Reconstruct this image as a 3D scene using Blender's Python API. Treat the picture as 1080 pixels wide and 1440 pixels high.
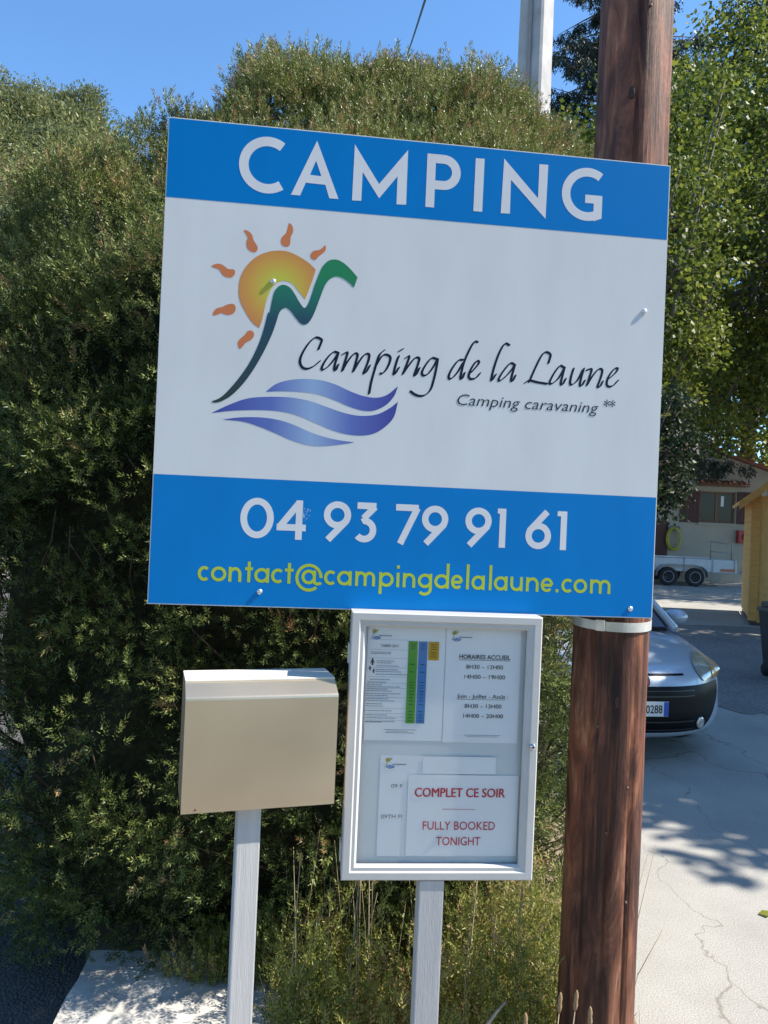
import bpy, bmesh, math, random
import numpy as np
from mathutils import Vector, Matrix
from mathutils.geometry import delaunay_2d_cdt
for _o in list(bpy.data.objects): bpy.data.objects.remove(_o)
S = bpy.context.scene
C = S.collection
R = math.radians
rng = np.random.default_rng(7)
random.seed(7)

# ------------------------------------------------------------ camera, sky, sun, exposure
EYE = 1.8
cam = bpy.data.objects.new('camera', bpy.data.cameras.new('camera')); C.objects.link(cam)
cam.data.sensor_fit = 'VERTICAL'; cam.data.sensor_height = 36; cam.data.sensor_width = 27; cam.data.lens = 27
cam.data.clip_start = 0.05; cam.data.clip_end = 3000
cam.matrix_world = Matrix.Translation((0, 0, EYE)) @ Matrix.Rotation(R(90.281), 4, 'X') @ Matrix.Rotation(R(2.451), 4, 'Z')
S.camera = cam
SUN = Vector((0.682, -0.030, 0.730)).normalized()
w = bpy.data.worlds.new('World'); S.world = w; w.use_nodes = True
nt = w.node_tree; bg = nt.nodes['Background']
sky = nt.nodes.new('ShaderNodeTexSky'); sky.sky_type = 'NISHITA'; sky.sun_disc = False
sky.sun_elevation = math.asin(SUN.z); sky.sun_rotation = math.atan2(SUN.x, SUN.y)
sky.altitude = 400; sky.air_density = 1.0; sky.dust_density = 0.25; sky.ozone_density = 3.2
tn = nt.nodes.new('ShaderNodeMix'); tn.data_type = 'RGBA'; tn.blend_type = 'MULTIPLY'; tn.inputs[0].default_value = 1; tn.inputs[7].default_value = (0.90, 1.20, 1.36, 1)
nt.links.new(sky.outputs[0], tn.inputs[6]); nt.links.new(tn.outputs[2], bg.inputs[0]); bg.inputs[1].default_value = 0.115
sl = bpy.data.lights.new('sun', 'SUN'); sl.energy = 5.0; sl.angle = R(0.53); sl.color = (1.0, 0.93, 0.82)
so = bpy.data.objects.new('sun', sl); C.objects.link(so)
so.rotation_euler = SUN.to_track_quat('Z', 'Y').to_euler()
vs = S.view_settings; vs.view_transform = 'Standard'; vs.look = 'None'; vs.gamma = 1; vs.exposure = 0.86
S.render.engine = 'CYCLES'
S.cycles.max_bounces = 8; S.cycles.transparent_max_bounces = 12

# ------------------------------------------------------------ materials
MATS = {}
def nodes(m):
    m.use_nodes = True
    return m.node_tree, m.node_tree.nodes['Principled BSDF']
def N(t, kind, **kw):
    n = t.nodes.new(kind)
    for k, v in kw.items():
        if k in n.inputs: n.inputs[k].default_value = v
        else: setattr(n, k, v)
    return n
def ramp(t, fac, stops):
    r = t.nodes.new('ShaderNodeValToRGB'); e = r.color_ramp.elements
    while len(e) < len(stops): e.new(0.5)
    for i, (p, c) in enumerate(stops):
        e[i].position = p; e[i].color = (*c, 1)
    t.links.new(fac, r.inputs[0]); return r.outputs[0]
def coords(t, scale=(1, 1, 1), kind='Object'):
    tc = t.nodes.new('ShaderNodeTexCoord'); mp = t.nodes.new('ShaderNodeMapping')
    mp.inputs['Scale'].default_value = scale
    t.links.new(tc.outputs[kind], mp.inputs[0]); return mp.outputs[0]
def noise(t, vec, scale, detail=4, rough=0.55):
    n = N(t, 'ShaderNodeTexNoise', Scale=scale, Detail=detail, Roughness=rough)
    t.links.new(vec, n.inputs['Vector']); return n.outputs['Fac']
def bump(t, b, h, strength=0.3, dist=0.01):
    n = N(t, 'ShaderNodeBump', Strength=strength, Distance=dist)
    t.links.new(h, n.inputs['Height']); t.links.new(n.outputs[0], b.inputs['Normal'])
def mat(name, col, rough=0.5, metal=0.0, var=0.12, scale=8.0, bmp=0.0, spec=0.5, coat=0.0, stretch=(1, 1, 1)):
    if name in MATS: return MATS[name]
    m = bpy.data.materials.new(name); t, b = nodes(m)
    b.inputs['Roughness'].default_value = rough; b.inputs['Metallic'].default_value = metal
    b.inputs['Specular IOR Level'].default_value = spec; b.inputs['Coat Weight'].default_value = coat
    v = coords(t, stretch); f = noise(t, v, scale)
    lo = tuple(c * (1 - var) for c in col); hi = tuple(min(1, c * (1 + var)) for c in col)
    t.links.new(ramp(t, f, [(0.3, lo), (0.7, hi)]), b.inputs['Base Color'])
    if bmp: bump(t, b, noise(t, v, scale * 6, 6), bmp, 0.004)
    MATS[name] = m; return m
def leafmat(name, stops, trans=0.35, rough=0.45):
    m = bpy.data.materials.new(name); t, b = nodes(m)
    a = N(t, 'ShaderNodeAttribute', attribute_name='tint')
    c = ramp(t, a.outputs['Fac'], stops)
    t.links.new(c, b.inputs['Base Color']); b.inputs['Roughness'].default_value = rough
    b.inputs['Specular IOR Level'].default_value = 0.35
    tr = t.nodes.new('ShaderNodeBsdfTranslucent'); t.links.new(c, tr.inputs[0])
    mx = t.nodes.new('ShaderNodeMixShader'); mx.inputs[0].default_value = trans
    t.links.new(b.outputs[0], mx.inputs[1]); t.links.new(tr.outputs[0], mx.inputs[2])
    t.links.new(mx.outputs[0], t.nodes['Material Output'].inputs[0])
    return m

# ------------------------------------------------------------ helpers
def tag(o, label=None, cat=None, group=None, kind=None):
    if label: o['label'] = label
    if cat: o['category'] = cat
    if group: o['group'] = group
    if kind: o['kind'] = kind
    return o
def empty(name, loc=(0, 0, 0), rz=0.0):
    o = bpy.data.objects.new(name, None); C.objects.link(o)
    o.location = loc; o.rotation_euler = (0, 0, rz); o.empty_display_size = 0.1
    return o
def link(name, me, m, parent=None, loc=(0, 0, 0), rot=(0, 0, 0), kind=None):
    o = bpy.data.objects.new(name, me); C.objects.link(o)
    if m is not None and not me.materials: me.materials.append(m)
    o.parent = parent; o.location = loc; o.rotation_euler = rot
    if kind: o['kind'] = kind
    return o
def mesh(name, v, f, smooth=False):
    me = bpy.data.meshes.new(name); me.from_pydata([tuple(map(float, p)) for p in v], [], [tuple(x) for x in f]); me.update()
    if smooth: me.polygons.foreach_set('use_smooth', [True] * len(me.polygons))
    return me
class MB:
    """collects primitive shapes into one mesh"""
    def __init__(s): s.v = []; s.f = []; s.sm = []
    def add(s, v, f, sm=False):
        k = len(s.v); s.v += [tuple(p) for p in v]; s.f += [tuple(i + k for i in x) for x in f]; s.sm += [sm] * len(f); return s
    def box(s, lo, hi, bev=0.0, xf=None):
        bm = bmesh.new(); bmesh.ops.create_cube(bm, size=1)
        for q in bm.verts: q.co = [lo[i] + (q.co[i] + 0.5) * (hi[i] - lo[i]) for i in range(3)]
        if bev: bmesh.ops.bevel(bm, geom=list(bm.edges), offset=bev, segments=2, profile=0.7, affect='EDGES')
        if xf: bmesh.ops.transform(bm, matrix=xf, verts=list(bm.verts))
        bm.verts.index_update()
        s.add([q.co[:] for q in bm.verts], [[q.index for q in f.verts] for f in bm.faces]); bm.free(); return s
    def tube(s, pts, rad, n=10, cap=True):
        pts = [Vector(p) for p in pts]; rad = rad if hasattr(rad, '__len__') else [rad] * len(pts)
        v = []; f = []; up = None
        for i, p in enumerate(pts):
            d = (pts[min(i + 1, len(pts) - 1)] - pts[max(i - 1, 0)]).normalized()
            if up is None: up = d.orthogonal().normalized()
            up = (up - d * up.dot(d)).normalized(); sd = d.cross(up)
            for k in range(n):
                a = 2 * math.pi * k / n
                v.append(p + (up * math.cos(a) + sd * math.sin(a)) * rad[i])
        for i in range(len(pts) - 1):
            for k in range(n):
                a, b = i * n + k, i * n + (k + 1) % n; f.append((a, b, b + n, a + n))
        if cap: f += [tuple(range(n - 1, -1, -1)), tuple(range((len(pts) - 1) * n, len(pts) * n))]
        return s.add(v, f, True)
    def lathe(s, prof, n=20, xf=None):
        v = []; f = []
        for r, z in prof:
            for k in range(n):
                a = 2 * math.pi * k / n; v.append(Vector((r * math.cos(a), r * math.sin(a), z)))
        for i in range(len(prof) - 1):
            for k in range(n):
                a, b = i * n + k, i * n + (k + 1) % n; f.append((a, b, b + n, a + n))
        f += [tuple(range(n - 1, -1, -1)), tuple(range((len(prof) - 1) * n, len(prof) * n))]
        if xf: v = [xf @ p for p in v]
        return s.add(v, f, True)
    def prism(s, poly, h0, h1, xf=None):
        n = len(poly); v = [Vector((x, y, h0)) for x, y in poly] + [Vector((x, y, h1)) for x, y in poly]
        f = [tuple(range(n - 1, -1, -1)), tuple(range(n, 2 * n))] + [(i, (i + 1) % n, (i + 1) % n + n, i + n) for i in range(n)]
        if xf: v = [xf @ p for p in v]
        return s.add(v, f)
    def build(s, name, m, parent=None, loc=(0, 0, 0), rot=(0, 0, 0), kind=None):
        me = mesh(name, s.v, s.f)
        me.polygons.foreach_set('use_smooth', s.sm)
        return link(name, me, m, parent, loc, rot, kind)
FRONT = Matrix(((1, 0, 0, 0), (0, 0, -1, 0), (0, 1, 0, 0), (0, 0, 0, 1)))   # drawing (x, y, height) -> local x, z and toward the viewer (-y)

# ------------------------------------------------------------ flat print: strokes and polygons joined into one sheet
def smooth_path(pts, per=6):
    p = [np.array(q, float) for q in pts]
    if len(p) < 3: return p
    p = [2 * p[0] - p[1]] + p + [2 * p[-1] - p[-2]]; out = []
    for i in range(1, len(p) - 2):
        for k in range(per):
            t = k / per
            out.append(0.5 * (2 * p[i] + (p[i + 1] - p[i - 1]) * t + (2 * p[i - 1] - 5 * p[i] + 4 * p[i + 1] - p[i + 2]) * t * t + (3 * p[i] - p[i - 1] - 3 * p[i + 1] + p[i + 2]) * t ** 3))
    out.append(p[-2]); return out
def smooth_loop(pts, per=5):
    n = len(pts); q = [np.array(a, float) for a in pts]; out = []
    for i in range(n):
        a, b, c, d = q[i - 1], q[i], q[(i + 1) % n], q[(i + 2) % n]
        for k in range(per):
            t = k / per
            out.append(0.5 * (2 * b + (c - a) * t + (2 * a - 5 * b + 4 * c - d) * t * t + (3 * b - a - 3 * c + d) * t ** 3))
    return out
def stroke(pts, wd):
    """polyline with mitred joints -> quads"""
    p = [np.array(q, float) for q in pts]; L = []; Rr = []
    for i in range(len(p)):
        d0 = p[i] - p[i - 1] if i else p[1] - p[0]; d1 = p[i + 1] - p[i] if i < len(p) - 1 else d0
        d0 = d0 / (np.linalg.norm(d0) + 1e-12); d1 = d1 / (np.linalg.norm(d1) + 1e-12)
        t = d0 + d1; t = t / (np.linalg.norm(t) + 1e-12); nn = np.array([-t[1], t[0]])
        m = wd / 2 / max(0.35, nn @ np.array([-d0[1], d0[0]]))
        L.append(p[i] + nn * m); Rr.append(p[i] - nn * m)
    return [[Rr[i], Rr[i + 1], L[i + 1], L[i]] for i in range(len(p) - 1)]
def arc(cx, cy, rx, ry, a0, a1, n=20):
    return [(cx + rx * math.cos(R(a0 + (a1 - a0) * i / n)), cy + ry * math.sin(R(a0 + (a1 - a0) * i / n))) for i in range(n + 1)]
def nib(pts, wd, ang, thin):
    """broad pen stroke: every segment is the hull of the slanted pen edge at its two ends"""
    e = np.array([math.cos(R(ang)), math.sin(R(ang))]) * wd / 2; g = np.array([-e[1], e[0]]) / (wd / 2) * thin / 2
    out = []
    for a, b in zip(pts[:-1], pts[1:]):
        q = [a + e + g, a - e + g, a - e - g, a + e - g, b + e + g, b - e + g, b - e - g, b + e - g]
        c = sorted([tuple(x) for x in q])
        def half(s):
            h = []
            for x in s:
                while len(h) > 1 and (h[-1][0] - h[-2][0]) * (x[1] - h[-2][1]) - (h[-1][1] - h[-2][1]) * (x[0] - h[-2][0]) <= 1e-9: h.pop()
                h.append(x)
            return h
        lo, up = half(c), half(c[::-1]); out.append([np.array(x) for x in lo[:-1] + up[:-1]])
    return out
def area(p): return 0.5 * sum(p[i][0] * p[(i + 1) % len(p)][1] - p[(i + 1) % len(p)][0] * p[i][1] for i in range(len(p)))
def sheet_mesh(name, polys, scale=0.001, height=0.0):
    """union of overlapping polygons as one flat mesh in x, z facing -y"""
    V = []; F = []
    for p in polys:
        if abs(area(p)) < 1e-6: continue
        if area(p) < 0: p = p[::-1]
        k = len(V); V += [Vector((float(q[0]), float(q[1]))) for q in p]; F.append(list(range(k, k + len(p))))
    ov, oe, of, _, _, fid = delaunay_2d_cdt(V, [], F, 1, 1e-4)
    keep = [f for f, i in zip(of, fid) if i]
    return mesh(name, [(q[0] * scale, -height, q[1] * scale) for q in ov], keep)
TEXTS = {}
def text_mesh(body, size, width=None, shear=0.0, bold=0.0, align='CENTER'):
    cu = bpy.data.curves.new('t', 'FONT'); cu.body = body; cu.size = size; cu.shear = shear; cu.offset = bold; cu.align_x = align; cu.resolution_u = 3
    o = bpy.data.objects.new('t', cu); C.objects.link(o)
    me = bpy.data.meshes.new_from_object(o.evaluated_get(bpy.context.evaluated_depsgraph_get()))
    bpy.data.objects.remove(o); bpy.data.curves.remove(cu)
    n = len(me.vertices); co = np.zeros(n * 3); me.vertices.foreach_get('co', co); co = co.reshape(-1, 3)
    sx = 1.0
    if width: sx = width / (co[:, 0].max() - co[:, 0].min())
    out = np.zeros_like(co); out[:, 0] = co[:, 0] * sx; out[:, 2] = co[:, 1]
    me.vertices.foreach_set('co', out.ravel()); me.materials.clear(); me.update(); return me
def flatjoin(name, parts):
    """several flat meshes [(mesh, x, z)] as one"""
    v = []; f = []
    for me, x, z in parts:
        k = len(v); v += [(q.co.x + x, q.co.y, q.co.z + z) for q in me.vertices]; f += [[i + k for i in p.vertices] for p in me.polygons]
    return mesh(name, v, f)

# the sign's artwork, in millimetres from the panel's lower left corner
ART = {'bands': [(-3.8, 1059.8), (1375.2, 1065.8), (2.0, 337.6), (1370.9, 340.2)],
 'bolts': [(287.8, 862.7), (1317.3, 857.6), (287.8, 40.9), (1311.6, 25.6)],
 'capsA': ([(387.8, 1246.6), (451.2, 1096.3), (426.5, 1096.0), (414.5, 1131.1), (362.5, 1132.1), (349.0, 1096.8), (324.6, 1096.5)], [(387.3, 1193.3), (372.9, 1154.0), (403.2, 1152.9)]),
 'capsI': [(819.6, 1240.7), (844.4, 1241.1), (843.7, 1095.9), (818.9, 1095.7)],
 'capsM': [(488.6, 1246.8), (558.1, 1146.0), (633.1, 1245.3), (633.7, 1097.0), (607.6, 1095.7), (607.2, 1171.6), (559.8, 1107.8), (512.7, 1174.5), (512.2, 1096.9), (487.4, 1095.7)],
 'capsN': [(898.9, 1247.2), (998.5, 1146.6), (998.5, 1240.9), (1023.7, 1241.3), (1022.1, 1091.7), (920.3, 1190.6), (921.3, 1097.7), (895.4, 1096.5)],
 'digits': [('0', (229.4, 234.2), (316.6, 237.8)), ('4', (325.1, 213.7), (402.1, 213.0)), ('9', (448.5, 233.9), (521.6, 237.0)), ('3', (532.2, 233.6), (591.6, 236.1)), ('7', (641.8, 234.3), (707.7, 237.0)), ('9', (713.6, 235.4), (785.9, 238.3)), ('9', (833.3, 234.5), (906.5, 237.5)), ('1', (924.6, 232.4), (946.5, 233.3)), ('6', (1002.8, 229.7), (1075.3, 232.6)),
            ('1', (1093.6, 231.4), (1119.3, 232.4))],
 'digref': [(271.5, 290.5), (276.2, 181.6), (1103.4, 284.9), (1107.9, 181.8), (402.5, 203.6), (386.4, 184.0)],
 'mC': [(185.7, 1163.1), (256.4, 1244.5), (259.2, 1094.4), (296.1, 1234.9), (300.4, 1114.2)],
 'mG': [(1065.6, 1164.4), (1131.5, 1243.4), (1148.0, 1096.5), (1178.9, 1237.9), (1181.9, 1168.8), (1132.8, 1164.4), (1182.5, 1105.4), (1157.3, 1166.6)],
 'mP': [(685.9, 1240.7), (686.3, 1095.8), (709.7, 1095.9), (779.8, 1201.1), (711.5, 1146.4)],
 'mail': [('c', (126.3, 66.1), (153.8, 66.0)), ('o', (159.3, 66.0), (199.7, 65.9)), ('n', (205.3, 65.9), (238.5, 65.9)), ('t', (247.8, 65.8), (268.2, 65.8)), ('a', (271.9, 65.8), (311.0, 65.7)), ('c', (316.6, 65.7), (346.5, 65.7)), ('t', (352.1, 65.6), (374.6, 65.6)), ('@', (380.2, 65.6), (451.9, 65.4)), ('c', (456.7, 65.4), (486.1, 65.4)), ('a', (490.8, 65.4), (529.9, 65.3)),
          ('m', (539.5, 65.3), (593.2, 65.2)), ('p', (603.7, 65.2), (643.3, 65.1)), ('i', (651.0, 65.1), (658.8, 65.0)), ('n', (668.4, 65.0), (702.4, 65.0)), ('g', (709.2, 65.0), (748.3, 64.9)), ('d', (754.1, 64.9), (795.3, 64.8)), ('e', (801.2, 64.8), (832.7, 64.7)), ('l', (842.6, 64.7), (850.5, 64.7)), ('a', (857.4, 64.7), (894.0, 64.6)), ('l', (906.0, 64.6), (913.9, 64.6)),
          ('a', (919.9, 64.5), (957.8, 64.5)), ('u', (965.8, 64.5), (1000.8, 64.4)), ('n', (1009.9, 64.4), (1046.1, 64.3)), ('e', (1052.2, 64.3), (1086.6, 64.2)), ('.', (1094.7, 64.2), (1102.8, 64.2)), ('c', (1110.9, 64.2), (1141.4, 64.1)), ('o', (1145.5, 64.1), (1184.3, 64.0)), ('m', (1192.5, 64.0), (1252.1, 63.9))],
 'mailref': [(177.9, 101.9), (179.6, 63.7), (254.8, 118.7), (618.9, 49.4), (843.6, 132.1)],
 'mount': ([(511.3, 891.2), (487.8, 914.9), (468.1, 929.0), (448.9, 934.3), (430.1, 928.1), (416.1, 911.4), (406.6, 887.4), (397.3, 859.2), (386.4, 820.4), (374.8, 799.3), (361.7, 810.2), (346.1, 834.3), (332.9, 850.1), (315.9, 856.4), (301.7, 849.9), (292.0, 834.5), (286.8, 808.9), (281.9, 779.2), (278.1, 778.9), (268.1, 731.7), (255.4, 689.3), (235.7, 644.1), (211.0, 603.6), (183.8, 567.8),
            (163.3, 547.1), (141.3, 536.1)],
           [(141.3, 536.1), (149.6, 533.2), (168.4, 538.7), (193.9, 556.3), (221.3, 587.2), (246.1, 625.3), (270.6, 673.3), (290.3, 721.0), (299.7, 751.1), (308.7, 783.2), (322.7, 795.6), (335.5, 789.3), (350.9, 771.5), (364.0, 757.7), (375.5, 754.3), (386.9, 761.4), (398.5, 783.3), (411.5, 822.3), (424.6, 861.3), (438.5, 881.4), (455.0, 889.0), (472.1, 885.2), (489.5, 874.7), (502.8, 863.0)]),
 'rays': [[(205.8, 991.8), (217.0, 991.1), (227.6, 982.4), (232.4, 968.1), (242.1, 954.2), (243.8, 943.9), (237.1, 936.2), (225.4, 938.2), (215.9, 947.9), (214.1, 962.4), (216.4, 975.1)], [(323.4, 1021.0), (332.1, 1014.2), (334.8, 999.7), (329.2, 984.5), (327.9, 965.4), (322.0, 957.8), (309.4, 959.7), (303.6, 969.8), (306.3, 982.6), (316.3, 993.9), (319.9, 1006.9)],
          [(422.0, 969.8), (422.6, 956.3), (414.6, 947.2), (404.5, 937.9), (396.5, 928.8), (385.8, 932.2), (383.3, 942.5), (391.2, 952.5), (405.8, 956.2), (415.1, 964.1)], [(125.8, 890.7), (143.0, 899.1), (157.4, 895.2), (170.1, 887.0), (184.4, 886.9), (187.8, 876.7), (181.2, 866.6), (167.0, 864.7), (154.4, 872.1), (145.7, 883.9)],
          [(134.5, 764.4), (142.0, 779.5), (158.1, 786.1), (174.1, 794.4), (188.4, 795.4), (193.8, 783.3), (187.4, 770.3), (171.2, 765.8), (156.7, 769.3), (142.7, 762.9)], [(208.7, 678.9), (202.4, 693.1), (209.0, 705.7), (220.5, 717.2), (227.3, 727.4), (239.3, 728.3), (244.5, 717.9), (237.9, 705.2), (223.8, 696.0), (217.0, 686.8)]],
 'script': [[(414.9, 690.7), (421.8, 710.5), (421.5, 718.3), (405.9, 722.2), (389.2, 706.4), (373.2, 678.3), (367.6, 656.7), (373.6, 641.6), (386.5, 637.4), (403.4, 644.7), (420.1, 660.1)], [(469.3, 684.6), (455.7, 686.8), (439.0, 669.1), (426.5, 645.0), (428.8, 637.4), (443.8, 648.1), (460.2, 670.5), (468.2, 684.6), (460.9, 655.0), (459.6, 641.3), (463.6, 638.5), (469.5, 654.4)],
            [(479.1, 681.4), (489.7, 687.9), (492.6, 684.2), (486.0, 658.5), (481.0, 637.6)], [(481.0, 637.6), (493.5, 662.9), (510.1, 685.4), (519.9, 684.1), (516.8, 664.4), (510.2, 637.5)], [(510.2, 637.5), (524.6, 664.9), (539.3, 685.4), (551.0, 686.1), (549.1, 666.5), (538.7, 636.6), (545.2, 639.0), (554.2, 657.1)],
            [(591.5, 700.5), (578.4, 686.0), (568.3, 648.2), (560.0, 612.6), (555.5, 581.2)], [(568.1, 652.1), (584.5, 682.5), (596.0, 689.1), (608.0, 684.0), (607.8, 670.3), (599.6, 650.2), (588.4, 637.0), (583.2, 638.3)], [(631.5, 687.5), (626.2, 671.5), (619.7, 639.8), (623.7, 639.3), (632.8, 656.3)], [(630.9, 700.0), (641.7, 707.0)],
            [(649.4, 682.8), (658.2, 689.3), (659.3, 683.5), (652.3, 661.4), (644.6, 639.4)], [(644.6, 639.4), (658.2, 661.8), (675.1, 684.5), (686.9, 685.3), (685.5, 671.4), (676.2, 639.4), (681.7, 641.7), (688.9, 659.1)],
            [(736.6, 685.7), (720.6, 687.5), (703.7, 664.7), (696.5, 646.6), (701.6, 639.1), (714.5, 645.8), (729.4, 668.4), (737.8, 686.6), (735.6, 662.8), (730.8, 635.0), (722.3, 603.0), (707.1, 586.4), (691.3, 583.4), (677.3, 587.7), (667.0, 594.9)], [(808.4, 688.7), (794.3, 685.5), (776.5, 658.7), (770.2, 639.6), (777.5, 635.4), (793.3, 652.7), (808.7, 681.7)],
            [(846.7, 738.9), (837.1, 739.7), (823.9, 715.4), (811.0, 681.9), (804.3, 651.1), (803.4, 638.0), (808.2, 638.3), (813.7, 654.0)], [(831.2, 655.1), (849.3, 677.3), (852.3, 686.9), (844.2, 686.4), (830.8, 664.4), (825.5, 645.4), (832.0, 637.9), (846.1, 642.0), (856.5, 655.3)],
            [(935.4, 736.9), (923.2, 740.8), (909.8, 718.8), (897.0, 680.4), (889.1, 642.4), (891.6, 638.8), (900.5, 654.8)], [(953.1, 684.0), (939.9, 687.9), (921.7, 665.5), (909.6, 643.6), (913.2, 638.2), (929.4, 651.9), (945.4, 671.7), (953.1, 684.0), (946.2, 655.3), (944.4, 641.1), (949.2, 640.5), (955.8, 655.9)],
            [(1047.6, 694.8), (1052.4, 718.8), (1037.6, 724.9), (1026.0, 712.3), (1010.4, 678.2), (995.1, 639.5)], [(983.2, 636.4), (994.9, 644.2), (1016.9, 640.9), (1046.2, 638.0)], [(1092.0, 685.8), (1080.5, 689.8), (1064.4, 667.5), (1053.3, 643.1), (1058.3, 638.7), (1074.9, 651.6), (1089.4, 676.2), (1093.9, 685.9), (1088.2, 659.5), (1085.1, 640.4), (1091.0, 639.8), (1098.2, 655.4)],
            [(1119.9, 685.2), (1113.6, 661.1), (1112.0, 642.0), (1119.4, 641.1), (1133.5, 655.2), (1147.0, 684.6)], [(1149.3, 687.1), (1142.2, 658.1), (1140.0, 639.9), (1146.4, 640.3), (1153.2, 654.1)], [(1156.9, 682.8), (1171.5, 686.1), (1166.5, 664.4), (1159.7, 640.2)],
            [(1159.7, 640.2), (1174.8, 667.3), (1191.2, 687.4), (1202.2, 685.7), (1199.5, 666.5), (1190.8, 639.7), (1198.2, 640.2), (1205.0, 654.9)], [(1219.6, 660.6), (1241.1, 681.0), (1246.5, 693.3), (1235.7, 690.2), (1220.8, 667.8), (1216.7, 648.5), (1222.9, 641.2), (1235.2, 644.8), (1249.4, 660.0)]],
 'sub': [(791.7, 559.9), (1190.9, 577.3), (790.3, 592.8), (1216.9, 594.6), (1235.4, 593.7), (1111.5, 568.7)],
 'sun': ([(256.8, 737.6), (237.6, 750.9), (217.9, 778.8), (203.1, 806.9), (199.0, 835.8), (201.8, 865.3), (214.9, 895.6), (238.5, 922.5), (266.7, 938.6), (295.5, 945.6), (324.6, 945.0), (354.3, 933.9), (380.1, 919.1), (398.4, 903.6)], [(398.4, 903.6), (394.2, 884.3), (385.0, 854.1), (373.8, 821.6)],
         [(373.8, 821.6), (358.4, 839.4), (340.8, 859.2), (323.8, 866.3), (307.3, 865.0), (293.1, 855.5), (281.4, 837.9), (274.1, 816.3), (269.0, 790.8), (264.0, 761.1), (256.8, 737.6)]),
 'waves': [([(280.8, 569.8), (307.9, 592.5), (341.4, 604.4), (380.1, 610.2), (424.2, 609.5), (464.0, 600.6), (504.2, 584.8), (539.3, 574.5), (574.3, 571.6), (603.8, 580.9), (632.8, 606.0)], [(632.8, 606.0), (623.9, 579.6), (602.5, 553.4), (570.8, 536.7), (541.0, 535.0), (506.0, 542.8), (465.8, 557.8), (416.0, 572.1), (367.0, 575.0), (318.4, 573.5), (280.8, 569.8)]),
           ([(142.7, 505.7), (185.5, 529.0), (232.6, 548.8), (285.3, 556.9), (343.4, 558.9), (392.4, 553.4), (437.0, 541.3), (486.9, 526.9), (531.7, 520.6), (576.2, 526.1), (610.4, 544.0), (634.6, 564.3)],
            [(634.6, 564.3), (626.3, 525.0), (607.4, 499.0), (578.3, 477.5), (543.9, 468.2), (499.2, 469.3), (459.4, 478.5), (419.4, 493.5), (374.7, 509.7), (330.5, 519.4), (272.3, 520.9), (200.5, 515.3), (142.7, 505.7)]),
           ([(171.9, 490.3), (215.6, 498.2), (263.5, 501.4), (312.0, 498.3), (356.2, 487.5), (400.8, 470.3), (445.5, 458.0), (485.2, 451.7), (522.4, 448.8)], [(522.4, 448.8), (480.7, 440.1), (431.8, 433.6), (392.6, 435.5), (353.1, 445.6), (313.6, 460.7), (269.4, 476.3), (225.6, 487.5), (171.9, 490.3)])]}

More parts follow.
